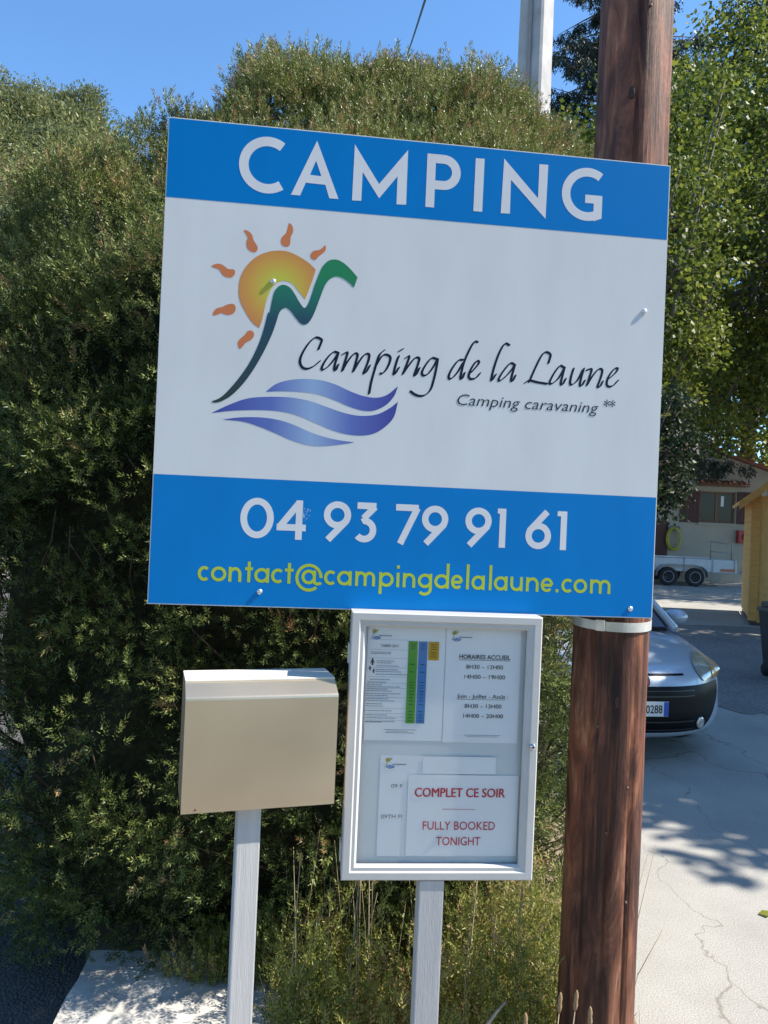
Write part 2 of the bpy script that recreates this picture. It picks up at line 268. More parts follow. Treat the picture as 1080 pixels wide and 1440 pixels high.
# ------------------------------------------------------------ glyphs (unit = x-height for small letters, figure height for digits)
def glyph(ch, sw):
    h = sw / 2; r = 0.5 - h
    bowl = arc(0.5, 0.5, r, r, -4, 364, 30)
    if ch == 'o': return [bowl], 1.0
    if ch == 'c': return [arc(0.5, 0.5, r, r, 48, 312, 22)], 0.86
    if ch == 'e': return [arc(0.5, 0.5, r, r, 0, 318, 24), [(h, 0.48), (1 - h, 0.48)]], 1.0
    if ch == 'a': return [bowl, [(1 - h, 0), (1 - h, 1)]], 1.0
    if ch == 'd': return [bowl, [(1 - h, 0), (1 - h, 1.75)]], 1.0
    if ch == 'p': return [bowl, [(h, -0.5), (h, 1)]], 1.0
    if ch == 'g': return [bowl, [(1 - h, 1), (1 - h, 0.0)] + arc(0.5, -0.08, r, 0.34, 0, -145, 14)], 1.0
    if ch == 'n': return [[(h, 0), (h, 1)], arc(0.45, 0.5, 0.45 - h, r, 165, 0, 14) + [(0.9 - h, 0)]], 0.9
    if ch == 'u': return [[(h, 1), (h, 0.45)] + arc(0.45, 0.45, 0.45 - h, 0.45 - h, 180, 360, 14)[1:] + [(0.9 - h, 1)], [(0.9 - h, 0), (0.9 - h, 0.5)]], 0.9
    if ch == 'm': return [[(h, 0), (h, 1)], arc(0.4, 0.55, 0.4 - h, 0.45 - h, 165, 0, 12) + [(0.8 - h, 0)], arc(1.2 - 2 * h, 0.55, 0.4 - h, 0.45 - h, 165, 0, 12) + [(1.6 - 3 * h, 0)]], 1.6 - 2 * h
    if ch == 't': return [[(0.3, 0), (0.3, 1.4)], [(0, 0.92), (0.6, 0.92)]], 0.6
    if ch == 'l': return [[(h, 0), (h, 1.75)]], sw
    if ch == 'i': return [[(h, 0), (h, 1)], [(h, 1.28), (h, 1.28 + sw * 1.1)]], sw
    if ch == '.': return [[(h, 0), (h, sw * 1.1)]], sw
    if ch == '@': return [arc(0.95, 0.45, 0.95 - h, 0.95 - h, -50, -360, 40), arc(0.93, 0.5, 0.40, 0.40, 0, 360, 26), [(1.33, 0.95), (1.33, 0.2)] + arc(1.33 + 0.24, 0.2, 0.24, 0.16, 180, 340, 10)[1:]], 1.9
    if ch == '0': return [arc(0.41, 0.5, 0.41 - h, 0.5 - h, -4, 364, 38)], 0.82
    if ch == '1': return [[(0.11, 0), (0.11, 0.9)], [(0.0, 0.93), (0.155, 0.93)]], 0.155 + h * 0.7
    if ch == '4': return [[(0.56, 0), (0.56, 0.98)], [(0.56, 0.93), (0.07, 0.30)], [(0.0, 0.30), (0.74, 0.30)]], 0.74
    if ch == '7': return [[(0, 1 - h), (0.60, 1 - h)], [(0.57, 1 - h), (0.14, 0)]], 0.64
    if ch == '9': return [arc(0.34, 0.66, 0.34 - h, 0.34 - h, -4, 364, 32), [(0.34 + (0.34 - h) * 0.94, 0.54), (0.12, 0.03)]], 0.68
    if ch == '6': return [arc(0.34, 0.34, 0.34 - h, 0.34 - h, -4, 364, 32), [(0.34 - (0.34 - h) * 0.94, 0.46), (0.56, 0.97)]], 0.68
    if ch == '3': return [[(0.05, 1 - h), (0.54, 1 - h)], [(0.51, 1 - h * 1.2), (0.22, 0.60)], [(0.22, 0.62)] + arc(0.25, 0.31, 0.31 - h, 0.31 - h, 85, -140, 22)], 0.57
    return [], 0.5
def set_glyphs(items, height, base, sw):
    polys = []
    for ch, a, b in items:
        st, wd = glyph(ch, sw); x0, x1 = a[0], b[0]; kx = (x1 - x0) / wd
        if ch == '1':
            t_ = sw * height; polys += [[(x1 - t_, base), (x1, base), (x1, base + height), (x1 - t_, base + height)], [(x0 - 2, base + height * 0.87), (x1 - t_ * 0.5, base + height * 0.87), (x1 - t_ * 0.5, base + height), (x0 - 2, base + height)]]
            continue
        for s in st:
            polys += stroke([(x0 + x * kx, base + y * height) for x, y in s], sw * height)
    return polys

# ------------------------------------------------------------ the ground
def ground_sheet(name, poly, z, m, sub=0):
    me = mesh(name, [(x, y, z) for x, y in poly], [tuple(range(len(poly)))])
    return tag(link(name, me, m), kind='structure')
def ground_mat(name, stops, scale, fine, bmp, crack=False, rough=0.9, gravel=0):
    m = bpy.data.materials.new(name); t, b = nodes(m); v = coords(t)
    f = noise(t, v, scale, 8, 0.65); c = ramp(t, f, stops)
    g = noise(t, v, fine, 3, 0.6); mx = N(t, 'ShaderNodeMix', data_type='RGBA', blend_type='MULTIPLY'); mx.inputs[0].default_value = 0.75
    t.links.new(c, mx.inputs[6]); t.links.new(ramp(t, g, [(0.3, (0.55, 0.54, 0.53)), (0.65, (1, 1, 1))]), mx.inputs[7])
    out = mx.outputs[2]; hgt = g
    if gravel:
        vo = N(t, 'ShaderNodeTexVoronoi', Scale=gravel); t.links.new(v, vo.inputs['Vector'])
        mg = N(t, 'ShaderNodeMix', data_type='RGBA', blend_type='MULTIPLY'); mg.inputs[0].default_value = 0.6
        t.links.new(out, mg.inputs[6]); t.links.new(ramp(t, vo.outputs['Distance'], [(0.1, (1, 1, 1)), (0.75, (0.35, 0.34, 0.33))]), mg.inputs[7]); out = mg.outputs[2]
        inv = N(t, 'ShaderNodeMath', operation='MULTIPLY_ADD'); inv.inputs[1].default_value = -1; inv.inputs[2].default_value = 1
        t.links.new(vo.outputs['Distance'], inv.inputs[0]); hgt = inv.outputs[0]
    if crack:
        dn = noise(t, v, 1.6, 5); ad = N(t, 'ShaderNodeVectorMath', operation='MULTIPLY_ADD')
        ad.inputs[1].default_value = (0.9, 0.9, 0); t.links.new(v, ad.inputs[2])
        cn = N(t, 'ShaderNodeTexNoise', Scale=1.6, Detail=5); t.links.new(v, cn.inputs['Vector']); t.links.new(cn.outputs['Color'], ad.inputs[0])
        rt = N(t, 'ShaderNodeMapping'); rt.inputs['Rotation'].default_value = (0, 0, R(-8)); rt.inputs['Scale'].default_value = (1.5, 0.42, 1)
        t.links.new(ad.outputs[0], rt.inputs[0])
        vo = N(t, 'ShaderNodeTexVoronoi', Scale=0.75, feature='DISTANCE_TO_EDGE'); t.links.new(rt.outputs[0], vo.inputs['Vector'])
        mg = N(t, 'ShaderNodeMix', data_type='RGBA', blend_type='MULTIPLY'); mg.inputs[0].default_value = 1
        t.links.new(out, mg.inputs[6]); t.links.new(ramp(t, vo.outputs['Distance'], [(0.0, (0.62, 0.58, 0.52)), (0.006, (1, 1, 1))]), mg.inputs[7]); out = mg.outputs[2]
    t.links.new(out, b.inputs['Base Color']); b.inputs['Roughness'].default_value = rough
    b.inputs['Specular IOR Level'].default_value = 0.25
    bump(t, b, hgt, bmp, 0.01); return m
M_EARTH = ground_mat('earth', [(0.3, (0.20, 0.15, 0.10)), (0.55, (0.33, 0.26, 0.18)), (0.75, (0.42, 0.35, 0.26))], 1.3, 60, 0.6)
M_DRY = ground_mat('dry_field', [(0.3, (0.16, 0.15, 0.07)), (0.6, (0.26, 0.23, 0.12)), (0.8, (0.32, 0.27, 0.16))], 0.3, 20, 0.5)
M_DRIVE = ground_mat('pale_concrete', [(0.3, (0.36, 0.345, 0.315)), (0.55, (0.44, 0.425, 0.39)), (0.75, (0.50, 0.48, 0.445))], 1.2, 140, 0.35, crack=True)
M_GRAVEL = ground_mat('grey_gravel', [(0.3, (0.26, 0.25, 0.24)), (0.6, (0.36, 0.35, 0.33)), (0.8, (0.45, 0.435, 0.41))], 0.9, 70, 0.8, gravel=38)
M_ASPH = ground_mat('asphalt', [(0.3, (0.045, 0.045, 0.05)), (0.7, (0.085, 0.085, 0.09))], 0.8, 160, 0.6, gravel=90)
M_PALE = ground_mat('pale_dust', [(0.3, (0.30, 0.27, 0.22)), (0.7, (0.42, 0.38, 0.31))], 0.7, 50, 0.5)
M_OLD = ground_mat('aged_asphalt', [(0.3, (0.115, 0.112, 0.108)), (0.7, (0.175, 0.170, 0.160))], 0.6, 120, 0.6, gravel=80)
ground_sheet('ground', [(-900, -900), (900, -900), (900, 900), (-900, 900)], -0.016, M_DRY)
ground_sheet('gravel_yard', [(1.2, 8.3)] + [(1.3 + 0.11 * q, 8.2 - 0.10 * q * 0.25 + 0.16 * math.sin(q * 1.7) * math.cos(q * 0.63) + 0.09 * math.sin(q * 3.9)) for q in range(42)] + [(6.2, 7.2), (30, 7.0), (32, 14.6), (9, 14.2), (6.5, 14.5), (4.5, 14.2), (1.2, 14.4)], 0.004, M_GRAVEL)
ground_sheet('sunlit_yard', [(1.2, 14.4), (4.5, 14.2), (6.5, 14.5), (9, 14.2), (32, 14.6), (34, 44), (2.2, 44)], 0.0, M_DRIVE)  # yard gravel again, in the pale drive material to imitate its sunlit band
ground_sheet('driveway', [(0.88, 0.2), (24, 0.2), (30, 9.5), (1.25, 9.5), (1.22, 4.2), (1.0, 2.9)], 0.0, M_DRIVE)
ground_sheet('verge', [(-1.02, 0.2), (0.88, 0.2), (1.0, 2.9), (1.22, 4.2), (1.25, 8.5), (1.2, 16), (-1.9, 16), (-1.62, 4.2), (-1.06, 2.95)], 0.002, M_EARTH)
ground_sheet('road', [(-60, -8.5), (60, -8.5), (60, 0.2), (-1.02, 0.2), (-1.06, 2.95), (-1.62, 4.2), (-1.9, 16), (-2.4, 60), (-8.6, 60), (-8.2, 1.2), (-60, 1.2)], -0.004, M_OLD)
ground_sheet('far_verge', [(-60, -60), (60, -60), (60, -8.5), (-60, -8.5)], -0.008, M_PALE)
ground_sheet('road_shoulder', [(-60, 1.2), (-8.2, 1.2), (-8.6, 60), (-60, 60)], -0.008, M_PALE)

# the pale kerbstone at the foot of the hedge
M_STONE = mat('kerb_stone', (0.55, 0.53, 0.49), 0.85, var=0.18, scale=14, bmp=0.5)
e = empty('concrete_block', (-0.62, 2.72, 0.0), R(4))
tag(e, 'pale weathered concrete block lying at the foot of the hedge', 'block')
def rough_block(name, lo, hi, seed, parent):
    bm = bmesh.new(); bmesh.ops.create_cube(bm, size=1)
    bmesh.ops.subdivide_edges(bm, edges=list(bm.edges), cuts=5, use_grid_fill=True)
    rr = random.Random(seed)
    for q in bm.verts:
        q.co = [lo[i] + (q.co[i] + 0.5) * (hi[i] - lo[i]) + rr.uniform(-0.006, 0.006) for i in range(3)]
    me = bpy.data.meshes.new(name); bm.to_mesh(me); bm.free()
    link(name, me, M_STONE, parent)
rough_block('slab', (-0.40, -0.32, 0.0), (0.20, 0.24, 0.10), 1, e)
rough_block('end_slab', (0.212, -0.31, 0.0), (0.33, 0.22, 0.085), 2, e)

# ------------------------------------------------------------ leaf meshes
def basis(d):
    d = d / (np.linalg.norm(d, axis=1, keepdims=True) + 1e-9)
    h = np.where(np.abs(d[:, 2:3]) > 0.9, np.array([[1., 0, 0]]), np.array([[0., 0, 1.]]))
    a = np.cross(d, h); a /= np.linalg.norm(a, axis=1, keepdims=True) + 1e-9
    return d, a, np.cross(d, a)
def raw_mesh(name, V, nper, tint):
    """V: (n, nper, 3) separate faces"""
    n = len(V); me = bpy.data.meshes.new(name)
    me.vertices.add(n * nper); me.vertices.foreach_set('co', V.reshape(-1).astype(np.float32))
    me.loops.add(n * nper); me.loops.foreach_set('vertex_index', np.arange(n * nper, dtype=np.int32))
    me.polygons.add(n); me.polygons.foreach_set('loop_start', np.arange(n, dtype=np.int32) * nper)
    at = me.attributes.new('tint', 'FLOAT', 'FACE'); at.data.foreach_set('value', tint.astype(np.float32))
    me.update(calc_edges=True); return me
def needles(pos, dirs, k, slen, nlen, nwid, tint, spread=0.9, g=rng):
    """sprigs: k narrow leaves along each short stem"""
    n = len(pos); d, a, b = basis(dirs)
    t = np.tile((np.arange(k) + 0.5) / k, (n, 1)) + g.uniform(-0.03, 0.03, (n, k))
    ph = np.tile(np.arange(k) * 2.4, (n, 1)) + g.uniform(0, 6.28, (n, 1))
    sl = (slen * g.uniform(0.6, 1.3, (n, 1)))
    root = pos[:, None] + d[:, None] * (t * sl)[..., None]
    rad = a[:, None] * np.cos(ph)[..., None] + b[:, None] * np.sin(ph)[..., None]
    sp = spread * (1.15 - 0.75 * t)[..., None]
    dr = d[:, None] * (1 - 0.35 * sp) + rad * sp; dr /= np.linalg.norm(dr, axis=2, keepdims=True)
    tip = root + dr * (nlen * g.uniform(0.7, 1.25, (n, k)))[..., None]
    sd = np.cross(dr, g.normal(size=(n, k, 3))); sd /= np.linalg.norm(sd, axis=2, keepdims=True) + 1e-9
    wv = sd * (nwid * 0.5)
    V = np.stack([root + dr * nlen * 0.25 - wv, tip, root + dr * nlen * 0.25 + wv], axis=2).reshape(-1, 3, 3)
    T = np.clip(np.repeat(tint, k) + g.normal(0, 0.05, n * k), 0, 1)
    return V, T
def leaves(pos, dirs, ln, wd, tint, g=rng, fold=0.2):
    n = len(pos); d, a, b = basis(dirs); ang = g.uniform(0, 6.28, (n, 1)); s = a * np.cos(ang) + b * np.sin(ang)
    ln = ln * g.uniform(0.65, 1.25, (n, 1)); w2 = ln * wd * 0.5
    up = np.cross(d, s) * ln * fold
    V = np.stack([pos, pos + d * ln * 0.45 - s * w2, pos + d * ln - up, pos + d * ln * 0.45 + s * w2], axis=1)
    return V, np.clip(tint + g.normal(0, 0.06, n), 0, 1)

# ------------------------------------------------------------ the evergreen hedge
HC = np.array([-0.26, 4.15]); HA = np.array([1.36, 1.42])
def lump(p, f, s):
    q = p * f
    return (np.sin(q[:, 0] * 1.0 + s) * np.cos(q[:, 2] * 1.13 + 1.7 * s) + np.sin(q[:, 1] * 1.21 + q[:, 2] * 0.8 + 2.3 * s) + 0.6 * np.sin(q[:, 0] * 2.3 - q[:, 2] * 1.9 + s * 3.1) * np.cos(q[:, 1] * 2.1 + s)) / 2.2
def hedge_top(x):
    return np.interp(x, [-2.3, -1.9, -1.5, -1.1, -0.92, -0.80, -0.62, -0.3, 0.0, 0.35, 0.6, 0.9, 1.1], [2.45, 2.80, 3.40, 3.66, 3.70, 3.86, 3.93, 3.91, 3.96, 3.95, 3.88, 3.76, 3.64])
def hedge_point(th, t, depth=0.0):
    c, s = np.cos(th), np.sin(th); e = np.where(c > 0, 0.86, 0.5)
    px = np.sign(c) * np.abs(c) ** e; py = np.sign(s) * np.abs(s) ** e
    cap = np.clip((t - 1) / 0.18, 0, 1); tt = np.clip(t, 0, 1)
    q = np.clip((tt - 0.52) / 0.48, 0, 1) ** 1.7
    base = np.clip(0.16 - tt, 0, 1) / 0.16
    left = np.where(px < 0, np.interp(tt, [0, 0.25, 0.5, 0.72, 0.9, 1.0], [0.98, 1.10, 1.19, 1.27, 1.33, 1.24]), 1.0)
    sx = (1 - 0.16 * q * (px > 0) - 0.10 * base * (px > 0)) * left * (1 - cap); sy = (1 - np.where(px < -0.55, 0.60, 0.78) * q - 0.16 * base) * (1 - cap)
    x = HC[0] + px * HA[0] * sx; y = HC[1] + py * HA[1] * sy
    z = 0.06 + tt * (hedge_top(x) - 0.06) + 0.05 * cap
    P = np.stack([x, y, z], 1)
    pw_ = 2 / e - 1; nrm = np.stack([np.sign(px) * np.abs(px) ** pw_, np.sign(py) * np.abs(py) ** pw_, 0.15 + 1.3 * q - 0.3 * base + 4 * cap], 1); nrm /= np.linalg.norm(nrm, axis=1, keepdims=True)
    off = 0.10 * lump(P, 3.1, 0.7) + 0.085 * lump(P, 7.3, 2.1) + 0.045 * lump(P, 15.0, 4.0)
    return P + nrm * (off - depth)[:, None], nrm
def perimeter(n):
    """angles spread evenly along the front and sides of the plan outline, a few round the back"""
    k = rng.uniform(0, 1, n); u = rng.uniform(-1, 1, n); e = np.where(u > 0, 0.86, 0.5); v = rng.uniform(-0.96, 0.4, n)
    px = np.where(k < 0.64, np.abs(u), (1 - np.abs(v) ** (2 / e)) ** (e / 2)); py = np.where(k < 0.64, (1 - np.abs(u) ** (2 / e)) ** (e / 2), np.abs(v))
    sy_ = np.where(k < 0.60, -1, np.where(k < 0.64, 1, np.sign(v)))
    return np.arctan2(sy_ * py ** (1 / e), np.sign(u) * px ** (1 / e))
def hedge_sample(n):
    t = np.where(rng.uniform(0, 1, n) < 0.5, rng.uniform(0, 1.0, n), rng.uniform(0.5, 1.16, n))
    return perimeter(n), rng.permutation(t)
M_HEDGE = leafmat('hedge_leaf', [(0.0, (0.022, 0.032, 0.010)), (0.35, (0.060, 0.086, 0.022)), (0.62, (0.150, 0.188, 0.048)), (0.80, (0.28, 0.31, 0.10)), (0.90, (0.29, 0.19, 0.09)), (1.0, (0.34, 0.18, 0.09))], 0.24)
M_TWIG = mat('twig_bark', (0.085, 0.058, 0.038), 0.85, var=0.3, scale=30)
hedge = empty('hedge', (0, 0, 0)); tag(hedge, 'tall dense evergreen hedge rising behind the camping sign', 'hedge')
NC_ = 9200
th, t = hedge_sample(NC_)
dp_ = rng.exponential(0.055, NC_) - 0.03; dp_ = np.where(rng.uniform(0, 1, NC_) < 0.2, -rng.uniform(0.03, 0.12, NC_), dp_)
Pc, nc = hedge_point(th, t, dp_)
gap_ = lump(Pc, 10.0, 3.3) + 0.6 * lump(Pc, 21.0, 1.1) + rng.normal(0, 0.22, NC_) > np.interp(Pc[:, 2], [0, 2.3, 3.2], [-0.12, -0.12, -0.75])
th, t, dp_, Pc, nc = th[gap_], t[gap_], dp_[gap_], Pc[gap_], nc[gap_]; NC_ = len(Pc)
ctint = 0.40 + np.where(dp_ < -0.03, 0.16, 0.0) + 0.10 * lump(Pc, 5.0, 5.5) + rng.normal(0, 0.17, NC_) + np.clip((Pc[:, 2] - 2.2) * 0.22, 0, 0.32)  # tint raised on upper and outermost clusters, imitating sunlit foliage
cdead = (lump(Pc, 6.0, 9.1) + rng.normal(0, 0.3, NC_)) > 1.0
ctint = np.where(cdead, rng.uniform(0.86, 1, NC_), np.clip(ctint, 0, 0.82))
cdir = nc + rng.normal(0, 0.35, (NC_, 3)); cdir[:, 2] += 0.45
idx = np.repeat(np.arange(NC_), 8); NS = len(idx)
sd_ = rng.normal(0, 1, (NS, 3)); P = Pc[idx] + sd_ * 0.028
dr = cdir[idx] / np.linalg.norm(cdir[idx], axis=1, keepdims=True) + sd_ * 0.42
tint = np.clip(ctint[idx] + rng.normal(0, 0.06, NS), 0, 1)
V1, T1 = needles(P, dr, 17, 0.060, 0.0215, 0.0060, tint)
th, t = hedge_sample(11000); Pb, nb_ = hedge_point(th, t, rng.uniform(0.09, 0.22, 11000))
V0, T0 = needles(Pb, nb_ + rng.normal(0, 0.6, (11000, 3)), 13, 0.08, 0.026, 0.0075, rng.uniform(0.1, 0.5, 11000)); V1 = np.concatenate([V1, V0]); T1 = np.concatenate([T1, T0])  # deep sprigs tinted darker, inner shade put into their colour
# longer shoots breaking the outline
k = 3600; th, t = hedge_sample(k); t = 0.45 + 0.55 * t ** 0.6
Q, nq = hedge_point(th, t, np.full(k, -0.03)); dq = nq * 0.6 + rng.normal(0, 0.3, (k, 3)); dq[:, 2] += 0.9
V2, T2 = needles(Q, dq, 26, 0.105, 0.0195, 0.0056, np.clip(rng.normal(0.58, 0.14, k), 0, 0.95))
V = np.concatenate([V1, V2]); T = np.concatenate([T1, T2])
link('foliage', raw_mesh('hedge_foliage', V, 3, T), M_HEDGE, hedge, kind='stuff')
# solid shell for the twiggy inside, shade put in as near-black colour
nt_, nz_ = 96, 40; vv = []; ff = []
for i in range(nz_ + 1):
    tt = np.full(nt_, 0.95 * i / nz_); w_ = np.linspace(0, 2 * math.pi, nt_, endpoint=False); aa = np.arctan2(np.sign(np.sin(w_)) * np.sin(w_) ** 2, np.sign(np.cos(w_)) * np.cos(w_) ** 2)
    p, _ = hedge_point(aa, tt, np.full(nt_, 0.20 + 0.18 * (i / nz_) ** 3)); vv += [tuple(x) for x in p]
for i in range(nz_):
    for j in range(nt_):
        a, b = i * nt_ + j, i * nt_ + (j + 1) % nt_; ff.append((a, b, b + nt_, a + nt_))
ff.append(tuple(range(nz_ * nt_, (nz_ + 1) * nt_)))
M_CORE = mat('hedge_twig_shade', (0.030, 0.030, 0.016), 0.95, var=0.5, scale=40, bmp=1.0, spec=0.1)
link('inner_twig_shade', mesh('inner_twig_shade', vv, ff, True), M_CORE, hedge, kind='stuff')
mb = MB()
for i in range(260):
    th1 = np.array([rng.uniform(math.pi, 2 * math.pi)]); t1 = np.array([rng.uniform(0.05, 0.85)])
    p0 = hedge_point(th1, t1, np.array([0.16]))[0][0]; p1 = hedge_point(th1 + rng.normal(0, 0.05), t1 + 0.05, np.array([-0.01]))[0][0]
    mb.tube([p0, (p0 + p1) / 2 + rng.normal(0, 0.015, 3), p1], [0.005, 0.0035, 0.002], 5)
mb.build('branches', M_TWIG, hedge, kind='stuff')

# ------------------------------------------------------------ weeds at the hedge foot
M_WEED = leafmat('weed_leaf', [(0.0, (0.09, 0.12, 0.03)), (0.4, (0.23, 0.25, 0.055)), (0.65, (0.36, 0.34, 0.09)), (0.85, (0.40, 0.29, 0.14)), (1.0, (0.32, 0.19, 0.11))], 0.3)
M_STRAW = mat('dry_stem', (0.36, 0.29, 0.18), 0.8, var=0.25, scale=40)
NW = 2300
wx = rng.uniform(-0.72, 0.92, NW); wy = rng.uniform(2.30, 2.92, NW)
hgt = np.clip(0.34 + 0.22 * np.sin(wx * 7.1 + 1) * np.cos(wy * 6) + rng.normal(0, 0.12, NW), 0.06, 0.72) * np.where(wx < -0.22, 0.55, 1.0) * np.clip(1.15 - np.abs(wx - 0.15) * 0.35, 0.4, 1)
u = rng.uniform(0, 1, (NW, 5)) ** 0.8
lean = rng.normal(0, 0.16, (NW, 2))
wp = np.stack([wx[:, None] + lean[:, :1] * u * hgt[:, None] * 1.3, wy[:, None] + lean[:, 1:] * u * hgt[:, None] * 1.3, u * hgt[:, None]], 2).reshape(-1, 3)
wp = wp[wp[:, 0] < 0.66 + 0.02 * wp[:, 1]]; wp = wp[(np.hypot(wp[:, 0] - 0.697, wp[:, 1] - 2.31) > 0.16)]
keep = ~((wp[:, 0] > -1.05) & (wp[:, 0] < -0.30) & (wp[:, 1] > 2.25) & (wp[:, 1] < 2.75)); wp = wp[keep]
wd_ = np.stack([rng.normal(0, 0.45, len(wp)), rng.normal(-0.1, 0.4, len(wp)), np.full(len(wp), 0.9)], 1)
wt = np.clip(rng.normal(0.48, 0.2, len(wp)) + 0.22 * np.sin(wp[:, 0] * 9) * np.sin(wp[:, 1] * 8 + 1) + np.where(wp[:, 2] < 0.15, 0.22, 0), 0, 1)
V, T = needles(wp, wd_, 14, 0.07, 0.020, 0.0056, wt, 0.75)
V2, T2 = leaves(np.stack([rng.uniform(-0.3, 0.95, 2500), rng.uniform(2.25, 2.95, 2500), rng.uniform(0.005, 0.1, 2500)], 1), rng.normal(0, 1, (2500, 3)) * [1, 1, 0.4] + [0, 0, 0.4], 0.03, 0.28, rng.uniform(0.6, 1.0, 2500))
weeds = tag(empty('wild_undergrowth', (0.1, 2.6, 0.004)), 'tangle of dry yellow green weeds along the hedge foot', 'weeds', kind='stuff')
fo = link('foliage', raw_mesh('weed_foliage', V, 3, T), M_WEED, weeds, loc=(-0.1, -2.6, -0.004), kind='stuff')
link('dead_leaves', raw_mesh('dead_leaves', V2, 4, T2), M_WEED, weeds, loc=(-0.1, -2.6, -0.004), kind='stuff')
mb = MB()
for i in range(70):
    x, y = rng.uniform(-0.28, 0.9), rng.uniform(2.34, 2.88); h = rng.uniform(0.25, 0.75); dx, dy = rng.normal(0, 0.1, 2)
    if math.hypot(x - 0.697, y - 2.31) < 0.16: continue
    mb.tube([(x, y, 0), (x + dx * h * 0.4, y + dy * h * 0.4, h * 0.6), (x + dx * h, y + dy * h, h)], [0.0020, 0.0015, 0.0008], 4)
mb.build('stems', M_STRAW, weeds, loc=(-0.1, -2.6, -0.004), kind='stuff')
# stalks with seed heads that stand clear of the tangle
M_SEED = mat('seed_head', (0.40, 0.27, 0.14), 0.9, var=0.3, scale=160, bmp=1.0)
stalks = [(0.520, 2.12, 0.455, 0.02, 'tan seed head on a stalk left of the brown pole foot'),
          (0.548, 2.10, 0.475, 0.03, 'tallest tan seed head in front of the brown pole foot'),
          (0.625, 2.08, 0.445, -0.01, 'tan seed head on a stalk before the middle of the pole'),
          (0.490, 2.16, 0.370, -0.03, 'short tan seed head lowest beside the pole foot'),
          (0.540, 2.05, 0.395, 0.01, 'short tan seed head half hidden below the taller ones'),
          (-0.235, 2.40, 0.70, 0.02, 'thin dry stalk with seed head beside the letterbox post'),
          (-0.060, 2.42, 0.63, 0.03, 'dry stalk with small head between letterbox and notice posts'),
          (0.020, 2.46, 0.72, -0.02, 'dry stalk with brown head just left of notice cabinet post'),
          (0.315, 2.44, 0.66, 0.03, 'leaning dry stalk just right of notice cabinet post'),
          (0.470, 2.40, 0.62, 0.01, 'straight dry stalk between cabinet post and brown pole')]
for x, y, h, lx, lab in stalks:
    e = tag(empty('seed_stalk', (x, y, 0.0)), lab, 'plant', 'dry seed stalks in the verge')
    MB().tube([(0, 0, 0), (lx * 0.4, 0.004, h * 0.5), (lx, 0, h)], [0.0024, 0.002, 0.0015], 6).build('stem', M_STRAW, e)
    hd = MB(); prof = [(0.001, 0), (0.005, 0.008), (0.0068, 0.020), (0.0052, 0.032), (0.0065, 0.042), (0.004, 0.054), (0.001, 0.060)]
    if h > 0.5: prof = [(r * 0.6, z * 0.8) for r, z in prof]
    hd.lathe(prof, 9); hd.build('seed_head', M_SEED, e, (lx, 0, h - 0.004), (0, lx * 2, 0))
e = tag(empty('fallen_stick', (0.32, 2.20, 0.0)), 'pale bare stick leaning out of weeds beside notice post', 'stick')
MB().tube([(0.0, 0, 0.30), (0.03, 0.02, 0.33), (0.07, 0.05, 0.365), (0.10, 0.07, 0.385)], [0.005, 0.0055, 0.004, 0.003], 7).build('twig', mat('pale_bark', (0.42, 0.34, 0.26), 0.8, var=0.2, scale=50), e)
MB().tube([(0.0, 0, 0.30), (-0.03, 0.03, 0.15), (-0.05, 0.08, 0.0)], [0.005, 0.0055, 0.006], 7).build('twig', MATS['pale_bark'], e)

# ------------------------------------------------------------ the brown wooden utility pole
def pole_mat():
    m = bpy.data.materials.new('creosoted_wood'); t, b = nodes(m)
    v = coords(t, (6, 6, 0.9)); f = noise(t, v, 2.4, 9, 0.72); t.nodes[-1].inputs['Distortion'].default_value = 0.9
    v2 = coords(t, (2.6, 2.6, 0.7)); g = noise(t, v2, 2.6, 6, 0.65)
    c1 = ramp(t, f, [(0.35, (0.026, 0.010, 0.008)), (0.46, (0.095, 0.036, 0.022)), (0.54, (0.190, 0.074, 0.040)), (0.60, (0.27, 0.120, 0.068)), (0.69, (0.44, 0.25, 0.155))])
    mx = N(t, 'ShaderNodeMix', data_type='RGBA', blend_type='MULTIPLY'); mx.inputs[0].default_value = 0.9
    t.links.new(c1, mx.inputs[6]); t.links.new(ramp(t, g, [(0.38, (0.32, 0.24, 0.24)), (0.50, (0.9, 0.85, 0.85)), (0.62, (1.6, 1.4, 1.3))]), mx.inputs[7])
    v3 = coords(t, (30, 30, 0.8)); ck = noise(t, v3, 1.5, 6, 0.75)
    m3 = N(t, 'ShaderNodeMix', data_type='RGBA', blend_type='MULTIPLY'); m3.inputs[0].default_value = 1
    t.links.new(mx.outputs[2], m3.inputs[6]); t.links.new(ramp(t, ck, [(0.34, (0.25, 0.22, 0.2)), (0.42, (1, 1, 1))]), m3.inputs[7])
    t.links.new(m3.outputs[2], b.inputs['Base Color'])
    b.inputs['Roughness'].default_value = 0.62; b.inputs['Specular IOR Level'].default_value = 0.4
    bump(t, b, ck, 0.9, 0.006); return m
M_POLE = pole_mat()
pole = empty('utility_pole', (0.697, 2.31, 0)); tag(pole, 'reddish brown creosoted wooden pole carrying the right side of the sign', 'pole')
pv = []; pf = []; na = 72; zs = np.linspace(-0.3, 7.5, 118)
ckr = [(0.62, 3.0, -0.2, 2.6), (2.2, 3.5, 0.0, 5.0), (3.9, 2.6, -0.1, 3.4), (4.55, 4.0, 0.3, 6.0), (5.15, 3.0, -0.3, 1.5), (5.6, 3.0, 1.6, 7.0)]
